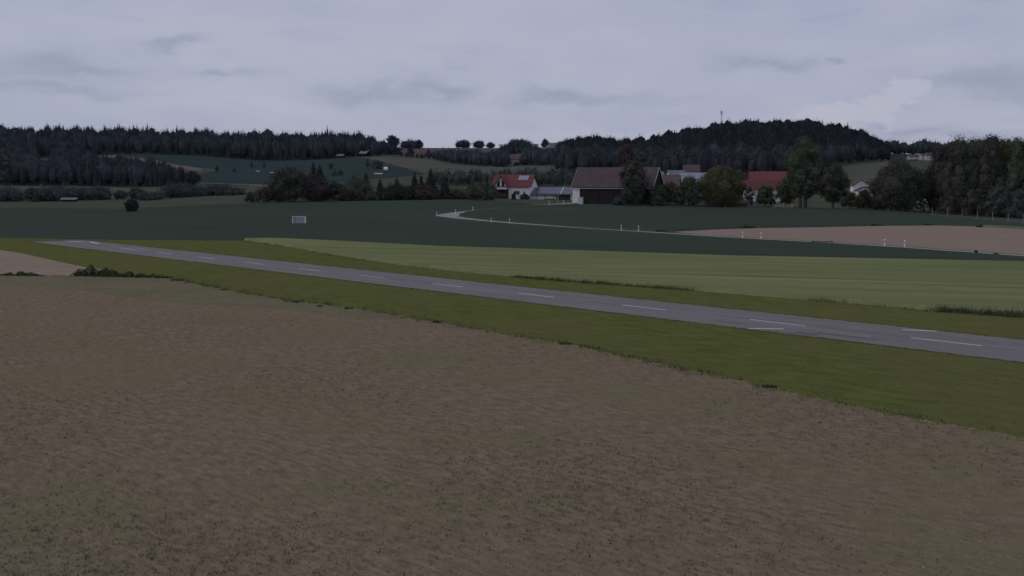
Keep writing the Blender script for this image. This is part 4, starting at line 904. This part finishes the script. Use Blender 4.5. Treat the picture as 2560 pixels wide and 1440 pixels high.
blades('edge_weeds', 'dark green weeds along the seam of grass and fallow field', pts, hs, [.07]*len(pts), m_weed, .4, 5, .16)
bp = [(612,603),(690,613),(760,626),(880,647),(1000,663),(1200,685),(1290,694),(1400,703),(1600,717),(1740,728),(1850,737),(2100,757),(2330,777),(2560,793),(2690,802)]
pts = along(bp, .05, .60, 0, lambda x: np.interp(x, [600,800,1150,1200,1280,1300,1720,1760,1980,2050,2300,2360,2450,2560], [.3,.4,.1,.05,.1,.7,.7,.05,.08,.3,.2,.8,1.3,1.3]), .3)
hs = [random.uniform(.12, .38)*np.interp(1280+p[0]/p[1]*F, [600,2300,2420,2600], [1,1,1.6,1.6]) for p in pts]
blades('field_edge_grass', 'tall dark grass along the barley edge beside the runway', pts, hs, [.06]*len(pts), m_tall, .35, 9, .35)
pts = along([(1285,694),(1400,703.5),(1600,717.5),(1745,728.5)], .05, .30, 0, lambda x: 1.0, .5) + along([(2030,752),(2130,760)], .05, .3, 0, lambda x: .6, .4); hs = [random.uniform(.25, .55) for _ in pts]
p2 = along([(2340,779),(2450,786.5),(2560,794),(2700,804)], .04, .40, 0, lambda x: 1.2, .6); hs += [random.uniform(.4, .85) for _ in p2]; pts += p2
blades('rank_weeds', 'rank dark weeds in patches along the barley edge', pts, hs, [.08]*len(pts), m_weed, .3, 6, .22)
# bramble bank at the left
def clumps(name, label, specs, mat, leaf=.16):
    Cs = []; 
    for px, py, wpx, hpx, n in specs:
        X, Y = hit(px, py); w = wpx*Y/F; h_ = hpx*Y/F
        u = unit(n)*RNG.uniform(.35, 1, (n, 1))**.5; u[:, 2] = np.abs(u[:, 2])
        Cs.append(u*np.array([w/2, w/3.2, h_]) * (1+.3*np.sin(u[:, :1]*6+px)) + np.array([X, Y, zt(X, Y)]))
    C = np.concatenate(Cs); me = leaf_mesh(name, C, unit(len(C))+np.array([0, 0, .4]), np.full(len(C), leaf)*RNG.uniform(.5, 1.4, len(C)), tints(len(C), amp=.35))
    return tag(new_obj(name, me, mat), label, 'weeds', kind='stuff')
clumps('bramble_bank', 'dark bramble bank at the edge of the sandy soil patch', [(196,691,34,14,350),(220,691,56,25,1200),(250,692,56,21,1000),(285,693,66,16,900),(322,694,56,13,600),(362,695,60,10,600),(405,697,40,8,400),(445,703,40,5,300),(60,690,50,10,600),(20,690,40,8,400),(90,691,30,6,250),(-20,690,40,7,300),(560,726,40,4,150),(735,757,50,4,200),(800,768,30,4,140),(870,774,30,5,200),(1090,808,30,5,200),(1410,862,36,6,260),(1920,970,40,6,260)], m_weed)
clumps('wayside_weeds', 'low dark weed clumps at the wheat edge above the brown field', [(1870,571.5,34,7,300),(1650,579,30,4,150),(1700,577,24,3,120),(2190,565,30,5,220),(2450,569,16,6,160),(2440,634,8,8,60),(2490,638,16,4,80),(2060,607,60,3,160),(1480,533,24,3,100),(2000,567,30,3,120),(2320,563,30,3,120)], material('weed_far', (.05,.07,.045), (.075,.09,.055), scale=1, attr=True), .35)
pts = along(GRASS_NEAR[1:], .10, 1.3, 0, lambda x: 1.0, .35)
blades('edge_grass', 'longer mixed grass blurring the seam of the fallow field', pts, [random.uniform(.04, .16) for _ in pts], [.05]*len(pts), m_tall, .5, 4)
# fallow field: dry stubble and small green weeds
FP = np.array(fallow_poly)
def scatter(n, ymin, ymax, poly, z=.04):
    out = []
    while len(out) < n:
        k = n*2; Y_ = np.exp(RNG.uniform(math.log(ymin), math.log(ymax), k)); X_ = RNG.uniform(-.55, .55, k)*Y_
        ok = inside(poly, X_, Y_); out += [(x, y, zt(x, y)+z) for x, y in zip(X_[ok], Y_[ok])]
    return out[:n]
ca_, sa_ = math.cos(.75), math.sin(.75)
def rowed(p):                                                   # stubble stands in drill rows
    a, b = p[0]*ca_ + p[1]*sa_, -p[0]*sa_ + p[1]*ca_
    a = round(a/.42)*.42 + random.gauss(0, .05)
    return (a*ca_ - b*sa_, a*sa_ + b*ca_, p[2])
def clods(name, label, pts, mat):
    n = len(pts); P = np.array(pts); r = RNG.uniform(.015, .06, n)*RNG.uniform(.6, 1.3, n)
    O = np.array([(1,0,0),(0,1,0),(-1,0,0),(0,-1,0),(0,0,.8)], float); V = O[None]*RNG.uniform(.6, 1.3, (n, 5, 1))*r[:, None, None]
    V[:, :4, 2] -= .01; V += P[:, None, :]
    f = np.array([(0,1,4),(1,2,4),(2,3,4),(3,0,4)])
    tri = V[:, f].reshape(-1, 3, 3); m = len(tri)
    me = leaf_mesh(name, np.zeros((0, 3)), np.zeros((0, 3)), np.zeros(0), np.zeros((0, 3)), 1.0, tri, np.repeat(tints(n, amp=.35), 4, 0))
    return tag(new_obj(name, me, mat), label, 'soil', kind='stuff')
clods('soil_clods', 'small dry clods strewn over the fallow field', scatter(22000, 27, 95, FP, .045), material('clod_soil', (.18,.135,.095), (.27,.205,.15), scale=3, attr=True))
pts = [rowed(p) for p in scatter(24000, 27, 118, FP)]; blades('dry_stubble', 'dry straw coloured stubble scattered over the fallow field', pts, [random.uniform(.03, .10) for _ in pts], [.025]*len(pts), m_dry, .7, 4)
pts = [p for p in scatter(30000, 27, 118, FP) if math.sin(p[0]*.23+1)*math.sin(p[1]*.19+p[0]*.07) + random.uniform(-.9, .6) > .15]
blades('fallow_weeds', 'small green weeds sprouting across the fallow field', pts, [random.uniform(.04, .15) for _ in pts], [.035]*len(pts), material('fallow_weed_leaf', (.085,.095,.05), (.12,.125,.07), scale=2, attr=True), .6, 4)
AP = np.array([hit(*p) for p in densify(airfield, 20)])
pts = scatter(18000, 44, 170, AP, .03)
pts = [p for p in pts if abs((Vector(p)-Vector((RX, RY, 0))).dot(NV)) > 4.9]
blades('grass_tufts', 'short grass tufts across the mown airfield strips', pts, [random.uniform(.03, .09) for _ in pts], [.045]*len(pts), material('tuft_grass', (.115,.13,.038), (.165,.17,.06), scale=1.5, attr=True), .5, 4)
# ragged grass along the runway edges
ep = []
for s in np.arange(-60, 172, .07):
    for l in (-4.9, 4.95):
        p = rw(s + random.uniform(-.1, .1), l + random.gauss(0, .07) + (.12 if l > 0 else -.10)); ep.append((p.x, p.y, p.z))
blades('runway_edge_grass', 'ragged grass fringe along both runway edges', ep, [random.uniform(.05, .17) for _ in ep], [.05]*len(ep), m_tall, .5, 4)
print('objects', len(bpy.data.objects), 'tris', sum(len(o.data.polygons)*2 for o in bpy.data.objects if o.type == 'MESH'))
